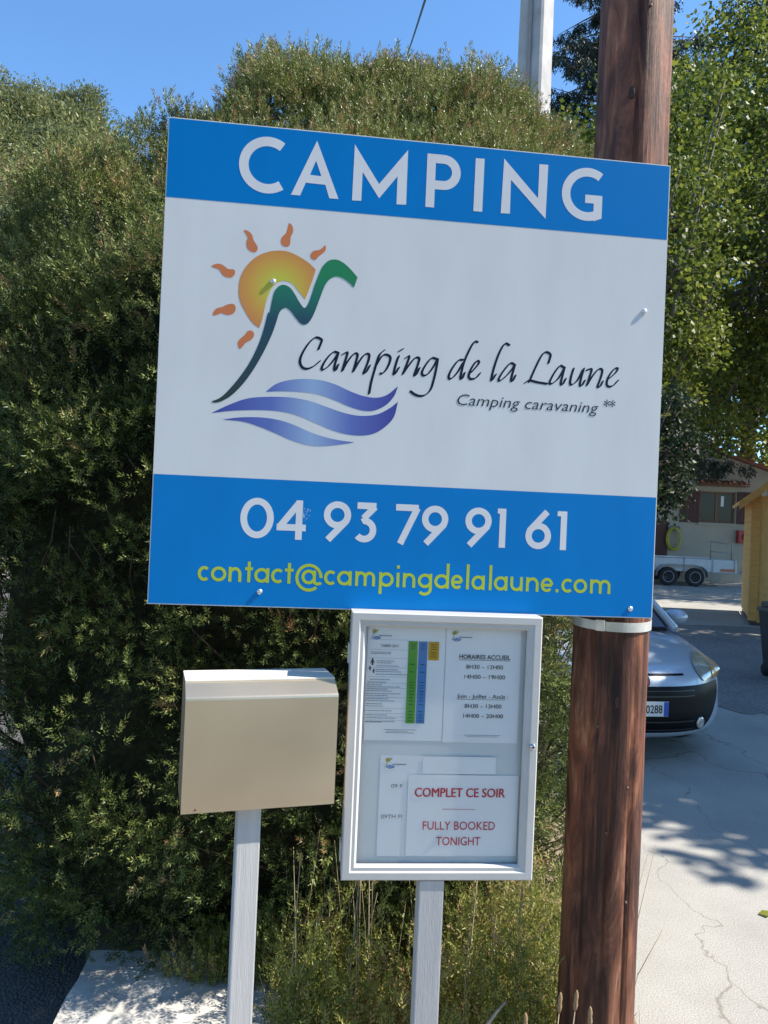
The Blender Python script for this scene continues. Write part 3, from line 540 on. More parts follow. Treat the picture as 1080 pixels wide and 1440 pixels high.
for z in zs:
    r0 = 0.112 - 0.0018 * z
    for k in range(na):
        a = 2 * math.pi * k / na
        r = r0 * (1 + 0.008 * math.sin(3 * a + 0.4 * z) + 0.006 * math.sin(7 * a - 0.7 * z + 1) + 0.004 * math.sin(19 * a + 1.3 * z))
        for ca, wd, z0, z1 in ckr:
            da = (a - ca - 0.03 * math.sin(2.1 * z + ca) + math.pi) % (2 * math.pi) - math.pi
            if z0 < z < z1: r -= 0.014 * math.exp(-(da / 0.045) ** 2) * min(1, (z - z0) * 3, (z1 - z) * 3)
        pv.append((r * math.cos(a), r * math.sin(a), z))
for i in range(len(zs) - 1):
    for k in range(na):
        a, b = i * na + k, i * na + (k + 1) % na; pf.append((a, b, b + na, a + na))
pf.append(tuple(range((len(zs) - 1) * na, len(zs) * na)))
link('shaft', mesh('shaft', pv, pf, True), M_POLE, pole)
M_KNOT = mat('dark_knot', (0.05, 0.022, 0.015), 0.7, var=0.4, scale=60)
for a, z in ((-1.62, 1.295), (-1.35, 0.55), (-1.9, 3.05)):
    q = MB().lathe([(0.016, -0.006), (0.013, 0.001), (0.007, 0.0025), (0.001, 0.0005)], 14)
    o = q.build('knot', M_KNOT, pole, (0.109 * math.cos(a), 0.109 * math.sin(a), z)); o.rotation_euler = Vector((math.cos(a), math.sin(a), 0)).to_track_quat('Z', 'Y').to_euler(); o.scale = (0.6, 1.2, 0.45)
for a, z in ((-1.25, 1.05), (-1.78, 0.92), (-1.5, 3.3), (-2.1, 1.22), (-1.15, 0.72)):
    o = MB().lathe([(0.004, -0.004), (0.004, 0.0015), (0.002, 0.003)], 8).build('nail', mat('rusty_nail', (0.16, 0.12, 0.10), 0.6, 0.5), pole, (0.109 * math.cos(a), 0.109 * math.sin(a), z)); o.rotation_euler = Vector((math.cos(a), math.sin(a), 0)).to_track_quat('Z', 'Y').to_euler()
M_GALV = mat('galvanised_band', (0.62, 0.60, 0.56), 0.45, 0.55, var=0.15, scale=20)
def band(z0, z1, r, name='strap'):
    mb = MB(); n = 64; v = []; f = []
    for k in range(n):
        a = 2 * math.pi * k / n
        for rr, z in ((r, z0), (r, z1), (r - 0.003, z1), (r - 0.003, z0)): v.append((rr * math.cos(a), rr * math.sin(a), z + 0.004 * math.sin(a)))
    for k in range(n):
        for j in range(4): f.append((k * 4 + j, ((k + 1) % n) * 4 + j, ((k + 1) % n) * 4 + (j + 1) % 4, k * 4 + (j + 1) % 4))
    mb.add(v, f, False); return mb.build(name, M_GALV, pole)
s = band(1.500, 1.527, 0.1145)
MB().box((-0.013, -0.004, -0.016), (0.013, 0.004, 0.016), 0.002).build('buckle', M_GALV, s, (-0.062, -0.1005, 1.512), (0, 0, R(-32)))
band(2.55, 2.58, 0.1125); 

# ------------------------------------------------------------ the big camping sign
SG = empty('camping_sign', (-0.6058, 2.0, EYE - 0.2554), R(6.345))
tag(SG, 'large blue and white camping sign with sun and wave logo', 'sign')
SW_, SH_ = 1.377, 1.2723
def printmat(name, col, rough=0.38, var=0.03):
    return mat(name, col, rough, var=max(var, 0.045), scale=3, spec=0.16, stretch=(2.5, 1, 0.8))
M_WHITE = printmat('sign_white', (0.67, 0.68, 0.69)); M_BLUE = printmat('sign_blue', (0.0, 0.185, 0.53), 0.34)
M_LTR = printmat('sign_letter_white', (0.68, 0.69, 0.72)); M_YEL = printmat('sign_yellow', (0.42, 0.52, 0.05)); M_INK = printmat('sign_ink', (0.012, 0.016, 0.035))
M_ALU = mat('bare_aluminium', (0.75, 0.76, 0.78), 0.35, 0.9, var=0.08, scale=12)
MB().box((0, 0, 0), (SW_, 0.004, SH_), 0.0008).build('panel', M_WHITE, SG)
def flat(name, polys, h, m, parent=SG): return link(name, sheet_mesh(name, polys, 0.001, h), m, parent)
WM, HM = SW_ * 1000 - 2.5, SH_ * 1000 - 2.5
flat('blue_band', [[(2.5, 1063), (WM, 1063), (WM, HM), (2.5, HM)]], 0.0003, M_BLUE)
flat('blue_band', [[(2.5, 2.5), (WM, 2.5), (WM, 339), (2.5, 339)]], 0.0003, M_BLUE)
a = ART
def caps():
    P = []; G_ = []
    (l, _), (_, top), (_, bot), tr, br = a['mC']; cy = (top + bot) / 2; ro = (top - bot) / 2; sw = 25
    P += stroke(arc(l + ro, cy, ro - sw / 2, ro - sw / 2, 54, 306, 40), sw)
    G_.append(P); P = []
    o, i = a['capsA']; apex, r0, r1, r2, l2, l1, l0 = [np.array(q) for q in o]; iap, il, ir = [np.array(q) for q in i]
    P += [[apex, l0, l1, l2, il, iap], [apex, iap, ir, r2, r1, r0], [il, l2, r2, ir]]
    G_ += [P, [a['capsM']], [a['capsN']], [a['capsI']]]; P = []
    tl, bl, brr, rt, lo = a['mP']; x0 = bl[0]; cy = (1241 + 1146) / 2; ro = (1241 - 1146) / 2; xr = rt[0]
    P += [[(x0, 1096), (x0 + 24, 1096), (x0 + 24, 1241), (x0, 1241)]]
    P += stroke([(x0 + 10, 1241 - 12), (xr - ro, 1241 - 12)] + arc(xr - ro, cy, ro - 12, ro - 12, 90, -90, 24)[1:] + [(x0 + 10, 1146 + 12)], 24)
    G_.append(P); P = []
    l = a['mG'][0][0]; top, bot = 1243.4, 1096.5; cy = (top + bot) / 2; ro = (top - bot) / 2; xr = a['mG'][4][0]
    P += stroke(arc(l + ro, cy, ro - 12, ro - 12, 54, 305, 40), 24)
    P += [[(xr - 24, 1109), (xr, 1106), (xr, 1169), (xr - 24, 1169)], [(1132.8, 1146), (xr - 10, 1146), (xr - 10, 1169), (1132.8, 1169)]]
    P += [[(l + ro + 20, 1096.8), (xr, 1106), (xr - 5, 1127), (l + ro + 20, 1121)]]
    return G_ + [P]
for p_ in caps(): flat('title_letter', p_, 0.0006, M_LTR)
for it in a['digits']: flat('phone_digit', set_glyphs([it], 107, 181.7, 0.165), 0.0006, M_LTR)
for it in a['mail']: flat('email_letter', set_glyphs([it], 39, 64.6, 0.205), 0.0006, M_YEL)
ink = []
for s_ in a['script']: ink += nib(smooth_path(s_, 5), 7.2, 38, 2.6)
flat('name_lettering', ink, 0.0004, M_INK)['kind'] = 'stuff'
sub = text_mesh('Camping caravaning', 0.0435, 0.399, 0.24, -0.0002)
sub2 = text_mesh('**', 0.046, 0.034, 0.1, 0.0002)
link('tagline_lettering', flatjoin('tagline', [(sub, 0.991, 0.5655), (sub2, 1.2255, 0.5715)]), printmat('sign_grey_ink', (0.035, 0.04, 0.055)), SG, (0, -0.0006, 0))
def gradmat(name, stops, radial=None, axis=0, lo=0, hi=1):
    m = bpy.data.materials.new(name); t, b = nodes(m); tc = t.nodes.new('ShaderNodeTexCoord')
    if radial:
        d = N(t, 'ShaderNodeVectorMath', operation='DISTANCE'); d.inputs[1].default_value = (radial[0], 0, radial[1]); t.links.new(tc.outputs['Object'], d.inputs[0])
        mr = N(t, 'ShaderNodeMapRange'); mr.inputs[1].default_value = 0; mr.inputs[2].default_value = radial[2]; t.links.new(d.outputs['Value'], mr.inputs[0])
    else:
        sp = t.nodes.new('ShaderNodeSeparateXYZ'); t.links.new(tc.outputs['Object'], sp.inputs[0])
        mr = N(t, 'ShaderNodeMapRange'); mr.inputs[1].default_value = lo; mr.inputs[2].default_value = hi; t.links.new(sp.outputs[axis], mr.inputs[0])
    t.links.new(ramp(t, mr.outputs[0], stops), b.inputs['Base Color']); b.inputs['Roughness'].default_value = 0.38; return m
M_SUNG = gradmat('logo_sun', [(0.0, (0.52, 0.56, 0.05)), (0.30, (0.55, 0.50, 0.06)), (0.65, (0.62, 0.33, 0.06)), (1.0, (0.58, 0.21, 0.07))], radial=(0.305, 0.845, 0.118))
M_RAY = printmat('logo_ray', (0.60, 0.20, 0.085))
M_MNT = gradmat('logo_mountain', [(0.0, (0.02, 0.035, 0.035)), (0.45, (0.012, 0.055, 0.085)), (0.62, (0.012, 0.06, 0.10)), (0.80, (0.01, 0.15, 0.11)), (0.95, (0.012, 0.21, 0.085))], axis=2, lo=0.53, hi=0.905)
M_WAVE = gradmat('logo_wave', [(0.0, (0.05, 0.065, 0.34)), (0.28, (0.10, 0.15, 0.45)), (0.50, (0.28, 0.40, 0.62)), (0.72, (0.10, 0.14, 0.45)), (1.0, (0.035, 0.035, 0.27))], axis=0, lo=0.16, hi=0.65)
def sun_poly(): p0, p1, p2 = a['sun']; return [smooth_path(p0, 5)[:-1] + smooth_path(p1, 4)[:-1] + smooth_path(p2, 4)[:-1]]
def mnt_poly(): p0, p1 = a['mount']; return [smooth_path(p0, 5)[:-1] + smooth_path(p1, 5)]
def wave_polys(): return [smooth_path(x, 5)[:-1] + smooth_path(y, 5)[:-1] for x, y in a['waves']]
lg = flat('logo_sun', sun_poly(), 0.0003, M_SUNG)
for r_ in a['rays']: flat('sun_ray', [smooth_loop(r_, 4)], 0.0003, M_RAY, lg)
flat('logo_mountain', mnt_poly(), 0.0005, M_MNT)
for w_ in wave_polys(): flat('logo_wave', [w_], 0.0003, M_WAVE)
for u_, v_ in a['bolts']:
    q = MB().lathe([(0.0074, 0.0), (0.0074, 0.0012), (0.0068, 0.0026), (0.005, 0.0039), (0.0022, 0.0046)], 18, FRONT)
    b_ = q.build('bolt', M_ALU, SG, (u_ / 1000, -0.001, v_ / 1000))
for z in (0.05, 0.86):
    MB().box((0.02, 0.0045, z - 0.02), (1.35, 0.034, z + 0.02), 0.002).build('back_rail', M_ALU, SG)
M_WORN = printmat('scratch_white', (0.55, 0.66, 0.78), 0.6)
sc = []
for i in range(26):
    x, y = rng.normal(397, 6), rng.normal(248, 9); d = rng.normal(0, 4, 2); sc += stroke([(x, y), (x + d[0], y + d[1])], 0.8)
flat('scratches', sc, 0.0009, M_WORN)['kind'] = 'stuff'

# ------------------------------------------------------------ the notice cabinet
CB = empty('notice_cabinet', (-0.0705, 1.989, EYE - 0.9475), R(5.21))
tag(CB, 'white framed glass notice cabinet on a post under the sign', 'notice cabinet')
M_FRAME = mat('white_frame', (0.55, 0.54, 0.53), 0.32, var=0.06, scale=6, spec=0.5)
CW, CH, CD = 0.506, 0.696, 0.068; fb = 0.030
def frame_bar(name, poly, parent=CB):
    """bevelled bar: outer face, step, inner slope"""
    return MB().prism(poly, 0, 0.001)
prof = [(0.0, 0.0), (0.0, 0.0), (fb, 0.0), (fb + 0.004, 0.005), (fb + 0.012, 0.006), (fb + 0.016, 0.013)]
def ring(ins, y): return [(ins, y, ins), (CW - ins, y, ins), (CW - ins, y, CH - ins), (ins, y, CH - ins)]
rings = [ring(0.0, CD), ring(0.0, 0.003), ring(0.003, 0.0), ring(fb - 0.010, 0.0), ring(fb - 0.006, 0.004), ring(fb + 0.002, 0.004), ring(fb + 0.008, 0.011), ring(fb + 0.008, 0.016)]
for side in range(4):
    v = []; f = []
    for rg in rings: v += [rg[side], rg[(side + 1) % 4]]
    for i in range(len(rings) - 1): f.append((2 * i, 2 * i + 1, 2 * i + 3, 2 * i + 2))
    link('frame_bar', mesh('frame_bar', v, f), M_FRAME, CB)
MB().box((0.004, CD - 0.006, 0.004), (CW - 0.004, CD + 0.002, CH - 0.004)).build('back_panel', mat('cabinet_back', (0.66, 0.69, 0.70), 0.6, var=0.04, scale=4), CB)
MB().box((0.02, 0.0290, 0.02), (CW - 0.02, 0.035, CH - 0.02)).build('pin_board', MATS['cabinet_back'], CB)
def glassmat():
    m = bpy.data.materials.new('cabinet_glass'); t, b = nodes(m)
    tr = t.nodes.new('ShaderNodeBsdfTransparent'); tr.inputs[0].default_value = (1, 1, 1, 1)
    gl = t.nodes.new('ShaderNodeBsdfGlossy'); gl.inputs['Roughness'].default_value = 0.03
    lw_ = t.nodes.new('ShaderNodeLayerWeight'); lw_.inputs[0].default_value = 0.5
    pw = N(t, 'ShaderNodeMath', operation='POWER'); pw.inputs[1].default_value = 4.0; t.links.new(lw_.outputs['Facing'], pw.inputs[0])
    fr = N(t, 'ShaderNodeMath', operation='MULTIPLY_ADD'); fr.inputs[1].default_value = 0.7; fr.inputs[2].default_value = 0.035; t.links.new(pw.outputs[0], fr.inputs[0])
    mx = t.nodes.new('ShaderNodeMixShader'); t.links.new(fr.outputs[0], mx.inputs[0]); t.links.new(tr.outputs[0], mx.inputs[1]); t.links.new(gl.outputs[0], mx.inputs[2])
    t.links.new(mx.outputs[0], t.nodes['Material Output'].inputs[0]); return m
M_GLASS = glassmat()
gi = fb + 0.006
MB().box((gi, 0.0165, gi), (CW - gi, 0.0205, CH - gi)).build('glass_pane', M_GLASS, CB)
lk = MB().lathe([(0.0085, 0.0), (0.0085, 0.006), (0.0072, 0.009), (0.003, 0.0098)], 18, FRONT).build('lock', mat('chrome', (0.7, 0.7, 0.72), 0.12, 1.0, var=0.03), CB, (0.4905, 0.0, 0.355))
MB().box((-0.0008, -0.0114, -0.004), (0.0008, -0.0096, 0.004)).build('keyhole', M_INK, lk)
for z in (0.045, 0.56): MB().box((-0.006, 0.012, z), (-0.0005, 0.045, z + 0.05), 0.001).build('hinge', M_FRAME, CB)
M_PAINTW = mat('white_painted_wood', (0.50, 0.49, 0.49), 0.55, var=0.08, scale=10, bmp=0.25, stretch=(8, 8, 0.4))
MB().box((0.206, 0.004, -(EYE - 0.9454) - 0.2), (0.271, 0.066, -0.002), 0.003).build('post', M_PAINTW, CB)

# sheets inside the cabinet
M_PAPER = mat('paper', (0.82, 0.83, 0.84), 0.7, var=0.03, scale=6)
M_RED = printmat('red_ink', (0.55, 0.03, 0.055), 0.7); M_BLK = printmat('black_ink', (0.03, 0.03, 0.035), 0.7); M_GREYP = printmat('grey_ink', (0.20, 0.22, 0.26), 0.7)
M_GRN = printmat('green_ink', (0.10, 0.33, 0.045), 0.7); M_SKYB = printmat('blue_ink', (0.075, 0.22, 0.50), 0.7); M_AMB = printmat('amber_ink', (0.55, 0.32, 0.01), 0.7)
def sheet(name, u0, v0, u1, v1, y, label, wob=0.0015):
    """a slightly bowed sheet of paper; its origin is the lower left corner"""
    e = bpy.data.objects.new(name, None); C.objects.link(e); e.matrix_world = SHEETM @ Matrix.Translation((u0 / 1000, y, v0 / 1000)); e.empty_display_size = 0.05
    tag(e, label, 'notice', 'notices behind the cabinet glass')
    W_, H_ = (u1 - u0) / 1000, (v1 - v0) / 1000; n = 8; v = []; f = []
    for i in range(n + 1):
        for j in range(n + 1):
            v.append((W_ * i / n, 0.0004 * math.sin(i * 0.9) * (j / n), H_ * j / n))
    for i in range(n):
        for j in range(n): k = i * (n + 1) + j; f.append((k, k + n + 1, k + n + 2, k + 1))
    link('paper', mesh('paper', v, f, True), M_PAPER, e)
    return e
SHEETM = Matrix.Translation((-0.0705, 1.989, EYE - 0.9475)) @ Matrix.Rotation(R(5.21), 4, 'Z')
PH = -0.0016
def ptext(e, body, u, v, size, width, m, bold=0.0, name='lettering'):
    me = text_mesh(body, size / 1000, width / 1000, 0, bold); link(name, me, m, e, (u / 1000, PH, v / 1000))
def bars(e, rects, m, name, h=PH): return link(name, sheet_mesh(name, [[(x0, y0), (x1, y0), (x1, y1), (x0, y1)] for x0, y0, x1, y1 in rects], 0.001, -h), m, e)
def mini_logo(e, u, v, s):
    k = s / 1000.0; cx, cy = 165, 500
    f_ = lambda P: [[((x[0] - cx) * k + u, (x[1] - cy) * k + v) for x in p] for p in P]
    link('logo_sun', sheet_mesh('mini_sun', f_(sun_poly()), 0.001, -PH), M_AMB, e)
    link('logo_mountain', sheet_mesh('mini_mountain', f_(mnt_poly()), 0.001, -PH + 0.0001), M_GRN, e)
    link('logo_wave', sheet_mesh('mini_wave', f_(wave_polys()), 0.001, -PH), M_SKYB, e)
    bars(e, [(u + s * 0.36, v + s * 0.12, u + s * 1.02, v + s * 0.16)], M_GREYP, 'logo_name', PH - 0.0001)
# price list
e = sheet('price_list', 45, 357, 252, 659, 0.0275, 'price list with green, blue and amber columns behind the glass')
ox, oy = 45, 357
mini_logo(e, 10, 268, 52)
bars(e, [(153.5 - ox, 403 - oy, 178 - ox, 620 - oy)], M_GRN, 'green_column'); bars(e, [(181 - ox, 403 - oy, 204 - ox, 619.5 - oy)], M_SKYB, 'blue_column'); bars(e, [(207 - ox, 571 - oy, 235 - ox, 619.5 - oy)], M_AMB, 'amber_column')
ptext(e, 'TARIFS 2017', 104 - ox, 602.5 - oy, 10, 48, M_BLK)
rows = []; rr = random.Random(3)
for y in [596 - 8, 584, 565, 560, 552, 542, 537, 530, 516, 509, 502, 497, 491, 486, 479, 474, 466, 460, 452, 446, 434, 423, 415, 406, 398 + 6]:
    x = 55 - ox if y > 512 else 47 - ox
    if 525 < y < 570: x = 70 - ox
    ln_ = rr.uniform(40, 88)
    while ln_ > 3:
        wl = rr.uniform(3, 11); rows.append((x, y - oy, x + wl, y - oy + 1.5)); x += wl + 1.2; ln_ -= wl + 1.2
bars(e, rows, M_GREYP, 'table_text')['kind'] = 'stuff'
bars(e, [(50 - ox, y - oy, 153 - ox, y - oy + 0.5) for y in (622, 595.5, 573, 548, 524, 507, 494, 470, 441, 428, 419, 410)], M_GREYP, 'table_rules', PH - 0.0001)
cells = []
for y in [611, 605, 599, 558, 538, 511, 503, 496, 487, 479, 470, 462, 452, 434, 425, 417, 409]:
    cells += [(160 - ox, y - oy, 172 - ox, y - oy + 1.6), (187 - ox, y - oy, 198 - ox, y - oy + 1.6)]
    if y > 575: cells += [(213 - ox, y - oy, 230 - ox, y - oy + 1.6), (212 - ox, y - oy - 20, 229 - ox, y - oy - 18.6)]
bars(e, cells, M_BLK, 'price_text', PH - 0.0004)['kind'] = 'stuff'
def figure(cx, cy, s): return [arc(cx, cy + s * 0.42, s * 0.13, s * 0.13, 0, 340, 12), [(cx - s * .1, cy + s * .28), (cx - s * .36, cy - s * .12), (cx - s * .28, cy - s * .16), (cx - s * .12, cy + s * .05), (cx - s * .14, cy - s * .5), (cx + s * .14, cy - s * .5), (cx + s * .12, cy + s * .05), (cx + s * .28, cy - s * .16), (cx + s * .36, cy - s * .12), (cx + s * .1, cy + s * .28)]]
link('family_symbols', sheet_mesh('family', figure(60 - ox, 563 - oy, 17) + figure(54 - ox, 546 - oy, 11) + figure(64 - ox, 539 - oy, 11), 0.001, -PH), M_BLK, e)
bars(e, [(97 - ox, 385 - oy, 184 - ox, 386.2 - oy), (105 - ox, 381 - oy, 160 - ox, 382 - oy), (100 - ox, 377 - oy, 178 - ox, 378.2 - oy)], M_GREYP, 'footer_text')
# opening hours
e = sheet('opening_hours', 254, 354, 457, 657, 0.0275, 'opening hours sheet in black type, right of the price list')
ox, oy = 254, 354
mini_logo(e, 14, 272, 54)
ptext(e, 'HORAIRES ACCUEIL', 359 - ox, 577 - oy, 16.5, 138, M_BLK, 0.0002); bars(e, [(290 - ox, 573.5 - oy, 428 - ox, 574.6 - oy)], M_BLK, 'underline')
ptext(e, '8H30 \u2013 12H00', 360 - ox, 551 - oy, 15.5, 100, M_BLK); ptext(e, '14H00 \u2013 19H00', 360 - ox, 524.5 - oy, 15.5, 110, M_BLK)
ptext(e, 'Juin - Juillet - Ao\u00fbt :', 359 - ox, 472.5 - oy, 15.5, 138, M_BLK); bars(e, [(290 - ox, 469 - oy, 420 - ox, 469.9 - oy)], M_BLK, 'underline')
ptext(e, '8H30 \u2013 13H00', 360 - ox, 446.5 - oy, 15.5, 100, M_BLK); ptext(e, '14H00 \u2013 20H00', 360 - ox, 420.5 - oy, 15.5, 108, M_BLK)
bars(e, [(312 - ox, 374 - oy, 410 - ox, 375 - oy), (318 - ox, 370 - oy, 402 - ox, 371 - oy)], M_GREYP, 'footer_text')
# older sheet behind, then the red notice
e = sheet('old_notice', 92, 52, 300, 318, 0.0282, 'partly covered sheet with black type left of the red notice')
ptext(e, '09 F', 138 - 92, 232 - 52, 15, 30, M_GREYP); ptext(e, '09TH F!', 128 - 92, 151.5 - 52, 15, 56, M_GREYP)
mini_logo(e, 12, 234, 56)
e = sheet('blank_strip', 204, 271, 402, 318, 0.0262, 'blank white paper strip above the red notice')
bars(e, [(0, 46.2, 197.5, 46.9)], M_GREYP, 'edge_line')
e = sheet('booked_notice', 168, 54, 466, 268, 0.0262, 'white notice in red capitals saying the site is full tonight')
ox, oy = 168, 54
ptext(e, 'COMPLET CE SOIR', 306.5 - ox, 210 - oy, 34, 242, M_RED, 0)
o_ = [q for q in e.children if q.name.startswith('lettering')][-1].copy(); C.objects.link(o_); o_.location = (o_.location[0] + 0.0012, PH - 0.0002, o_.location[2] + 0.0005)
ptext(e, 'FULLY BOOKED', 308 - ox, 123.5 - oy, 32, 194, M_RED, 0.0); ptext(e, 'TONIGHT', 308 - ox, 82.5 - oy, 32, 119, M_RED, 0.0)
bars(e, [(262 + i * 5.6 - ox, 177 - oy, 262 + i * 5.6 + 3.8 - ox, 178.6 - oy) for i in range(16)], M_RED, 'dash_line')

# ------------------------------------------------------------ the letterbox on its white post
LB = empty('letterbox', (-0.4575, 1.85, EYE - 0.7387), R(17.0)); tag(LB, 'beige metal letterbox with sloping lid on a white wooden post', 'letterbox')
def lbmat():
    m = bpy.data.materials.new('beige_metal'); t, b = nodes(m); v = coords(t)
    t.links.new(ramp(t, noise(t, v, 5, 4), [(0.3, (0.86, 0.70, 0.50)), (0.7, (0.90, 0.74, 0.54))]), b.inputs['Base Color'])
    b.inputs['Metallic'].default_value = 0.9; b.inputs['Roughness'].default_value = 0.19
    t.links.new(ramp(t, noise(t, v, 2.2, 3), [(0.3, (0.27,) * 3), (0.7, (0.35,) * 3)]), b.inputs['Roughness']); return m
M_LB = lbmat()
lw, ld, lh = 0.3786, 0.165, 0.279
secs = [(0.0, 0.0), (0.0, lh - 0.006), (0.0012, lh - 0.0015), (0.005, lh + 0.0015), (0.046, lh + 0.0265), (0.050, lh + 0.0285)]
v = []; f = []
for y, z in secs: v += [(0, y, z), (lw, y, z)]
for i in range(len(secs) - 1): f.append((2 * i, 2 * i + 1, 2 * i + 3, 2 * i + 2))
n0 = len(v); v += [(0, ld, 0), (lw, ld, 0), (0, ld, lh + 0.0285), (lw, ld, lh + 0.0285)]
k = 2 * (len(secs) - 1)
f += [(0, n0, n0 + 1, 1), (n0, n0 + 2, n0 + 3, n0 + 1)]
f += [tuple([2 * i for i in range(len(secs) - 1, -1, -1)] + [n0, n0 + 2]), tuple([2 * i + 1 for i in range(len(secs))] + [n0 + 3, n0 + 1])]
me = mesh('body', v, f); me.polygons.foreach_set('use_smooth', [False] * len(me.polygons))
link('body', me, M_LB, LB)
MB().box((0.0, 0.049, lh + 0.0286), (lw, ld + 0.004, lh + 0.0330), 0.001).build('lid', mat('lid_cream', (0.72, 0.69, 0.62), 0.5, var=0.05), LB)
MB().lathe([(0.0028, 0), (0.0028, 0.001), (0.001, 0.0018)], 10, FRONT).build('rivet', mat('rust_spot', (0.10, 0.06, 0.04), 0.7), LB, (0.034, -0.0003, 0.009))
MB().box((0.139, 0.03, -(EYE - 0.7387) - 0.2), (0.199, 0.075, -0.0015), 0.004).build('post', M_PAINTW, LB)

# ------------------------------------------------------------ concrete pole and cable behind the hedge
M_CONC = mat('cast_concrete', (0.42, 0.41, 0.40), 0.85, var=0.16, scale=6, bmp=0.3)
cp = empty('concrete_pole', (1.21, 7.05, 0), R(-36)); tag(cp, 'pale grey square concrete pole rising behind the hedge', 'pole')
v = []; f = []
for z, h in ((-0.4, 0.155), (9.5, 0.105)):
    c = h * 0.16
    v += [(-h + c, -h, z), (h - c, -h, z), (h, -h + c, z), (h, h - c, z), (h - c, h, z), (-h + c, h, z), (-h, h - c, z), (-h, -h + c, z)]
f = [(i, (i + 1) % 8, (i + 1) % 8 + 8, i + 8) for i in range(8)] + [tuple(range(8, 16))]
link('shaft', mesh('shaft', v, f), M_CONC, cp)
MB().box((-0.02, -0.1365, 4.5), (0.02, -0.1345, 9.2)).build('groove_strip', mat('concrete_seam', (0.30, 0.29, 0.28), 0.9), cp)
M_CABLE = mat('black_cable', (0.015, 0.015, 0.017), 0.6)
cab = empty('overhead_cable', (-0.07, 29.91, 19.2)); tag(cab, 'thin black overhead cable crossing the sky above the hedge', 'cable')
pts = []
A_, B_ = Vector((-0.07, 29.91, 19.2)), Vector((0.36, 3.0, 4.92))
for i in range(21):
    t_ = i / 20; p = A_.lerp(B_, t_); p.z -= 0.12 * math.sin(math.pi * t_); pts.append(p - A_)
MB().tube(pts, 0.016, 8).build('wire', M_CABLE, cab)
# the far timber pole that carries the cable, behind the hedge
fp = empty('cable_pole', (-0.07, 30.05, 0)); tag(fp, 'far wooden pole behind the hedge holding the overhead cable', 'pole')
MB().tube([(0, 0, -0.2), (0, 0, 19.4)], [0.22, 0.13], 14).build('shaft', M_POLE, fp)

# ------------------------------------------------------------ trees
M_BARK = mat('grey_bark', (0.16, 0.13, 0.10), 0.9, var=0.35, scale=9, bmp=0.6, stretch=(3, 3, 0.5))
M_LEAFA = leafmat('broad_leaf', [(0.0, (0.034, 0.052, 0.010)), (0.4, (0.090, 0.125, 0.020)), (0.7, (0.190, 0.225, 0.034)), (1.0, (0.32, 0.33, 0.06))], 0.45, 0.5)
M_LEAFD = leafmat('dark_leaf', [(0.0, (0.010, 0.022, 0.012)), (0.5, (0.026, 0.045, 0.020)), (1.0, (0.06, 0.085, 0.03))], 0.25)
M_PINE = leafmat('pine_needle', [(0.0, (0.075, 0.095, 0.040)), (0.5, (0.18, 0.20, 0.075)), (1.0, (0.30, 0.29, 0.12))], 0.3)
M_SPRUCE = leafmat('spruce_needle', [(0.0, (0.010, 0.020, 0.014)), (0.5, (0.022, 0.038, 0.024)), (1.0, (0.05, 0.07, 0.04))], 0.12)
def broad_tree(name, base, trunk_h, cc, cr, nclump, per, leaf, label, lm, seed, group=None, trunk_r=0.18, lean=(0, 0), clump_r=0.55, cat='tree'):
    g = np.random.default_rng(seed); e = empty(name, base); tag(e, label, cat, group)
    cc = np.array(cc, float) - np.array(base, float); cr = np.array(cr, float)
    top = Vector(cc) + Vector((0, 0, cr[2] * 0.5)); mid = Vector((cc[0] * 0.35, cc[1] * 0.35, trunk_h))
    mb = MB().tube([(0, 0, -0.15), (0, 0, 0.3), Vector((0, 0, 0)).lerp(mid, 0.55) + Vector((0.06, 0.03, 0)), mid, (mid + top) / 2, top], [trunk_r * 1.5, trunk_r * 1.1, trunk_r, trunk_r * 0.85, trunk_r * 0.5, 0.03], 10)
    mb.build('trunk', M_BARK, e)
    d = g.normal(size=(nclump, 3)); d /= np.linalg.norm(d, axis=1, keepdims=True)
    rad = g.uniform(0.35, 1.0, (nclump, 1)) ** 0.55
    rad *= 1 + 0.16 * np.sin(d[:, :1] * 5 + seed) * np.cos(d[:, 2:3] * 4 + d[:, 1:2] * 3)
    K = cc + d * cr * rad
    lb = MB()
    for i in range(0, nclump, max(1, nclump // 42)):
        s_ = mid.lerp(top, float(g.uniform(0, 0.8))); q = Vector(K[i]); m_ = s_.lerp(q, 0.55) + Vector((0, 0, -0.12 * (q - s_).length))
        lb.tube([s_, m_, q], [trunk_r * 0.38, trunk_r * 0.2, 0.012], 6)
    lb.build('limbs', M_BARK, e)
    idx = np.repeat(np.arange(nclump), per); n = len(idx)
    off = g.normal(0, 1, (n, 3)); off *= clump_r * g.uniform(0.25, 1.0, (n, 1)) / (np.linalg.norm(off, axis=1, keepdims=True) + 1e-6); off[:, 2] *= 0.7
    pos = K[idx] + off
    dr_ = off / clump_r + g.normal(0, 0.6, (n, 3)) + [0, 0, -0.35]
    ct = g.normal(0, 0.13, nclump)[idx]
    V_, T_ = leaves(pos, dr_, leaf, 0.72, np.clip(0.5 + ct + g.normal(0, 0.13, n), 0, 1), g)
    link('crown', raw_mesh(name + '_crown', V_, 4, T_), lm, e, kind='stuff'); return e
broad_tree('leafy_tree', (4.6, 15.8, 0), 2.8, (4.9, 15.6, 7.4), (2.0, 2.2, 4.2), 420, 60, 0.105, 'dark green leafy tree overhanging the left of the cream building', M_LEAFA, 11, clump_r=0.5)
broad_tree('leafy_tree', (10.6, 19.6, 0), 3.6, (8.9, 19.0, 9.4), (3.1, 3.2, 5.2), 760, 70, 0.13, 'sunlit bright green tree towering right of the brown pole', M_LEAFA, 12, clump_r=0.62, trunk_r=0.24)
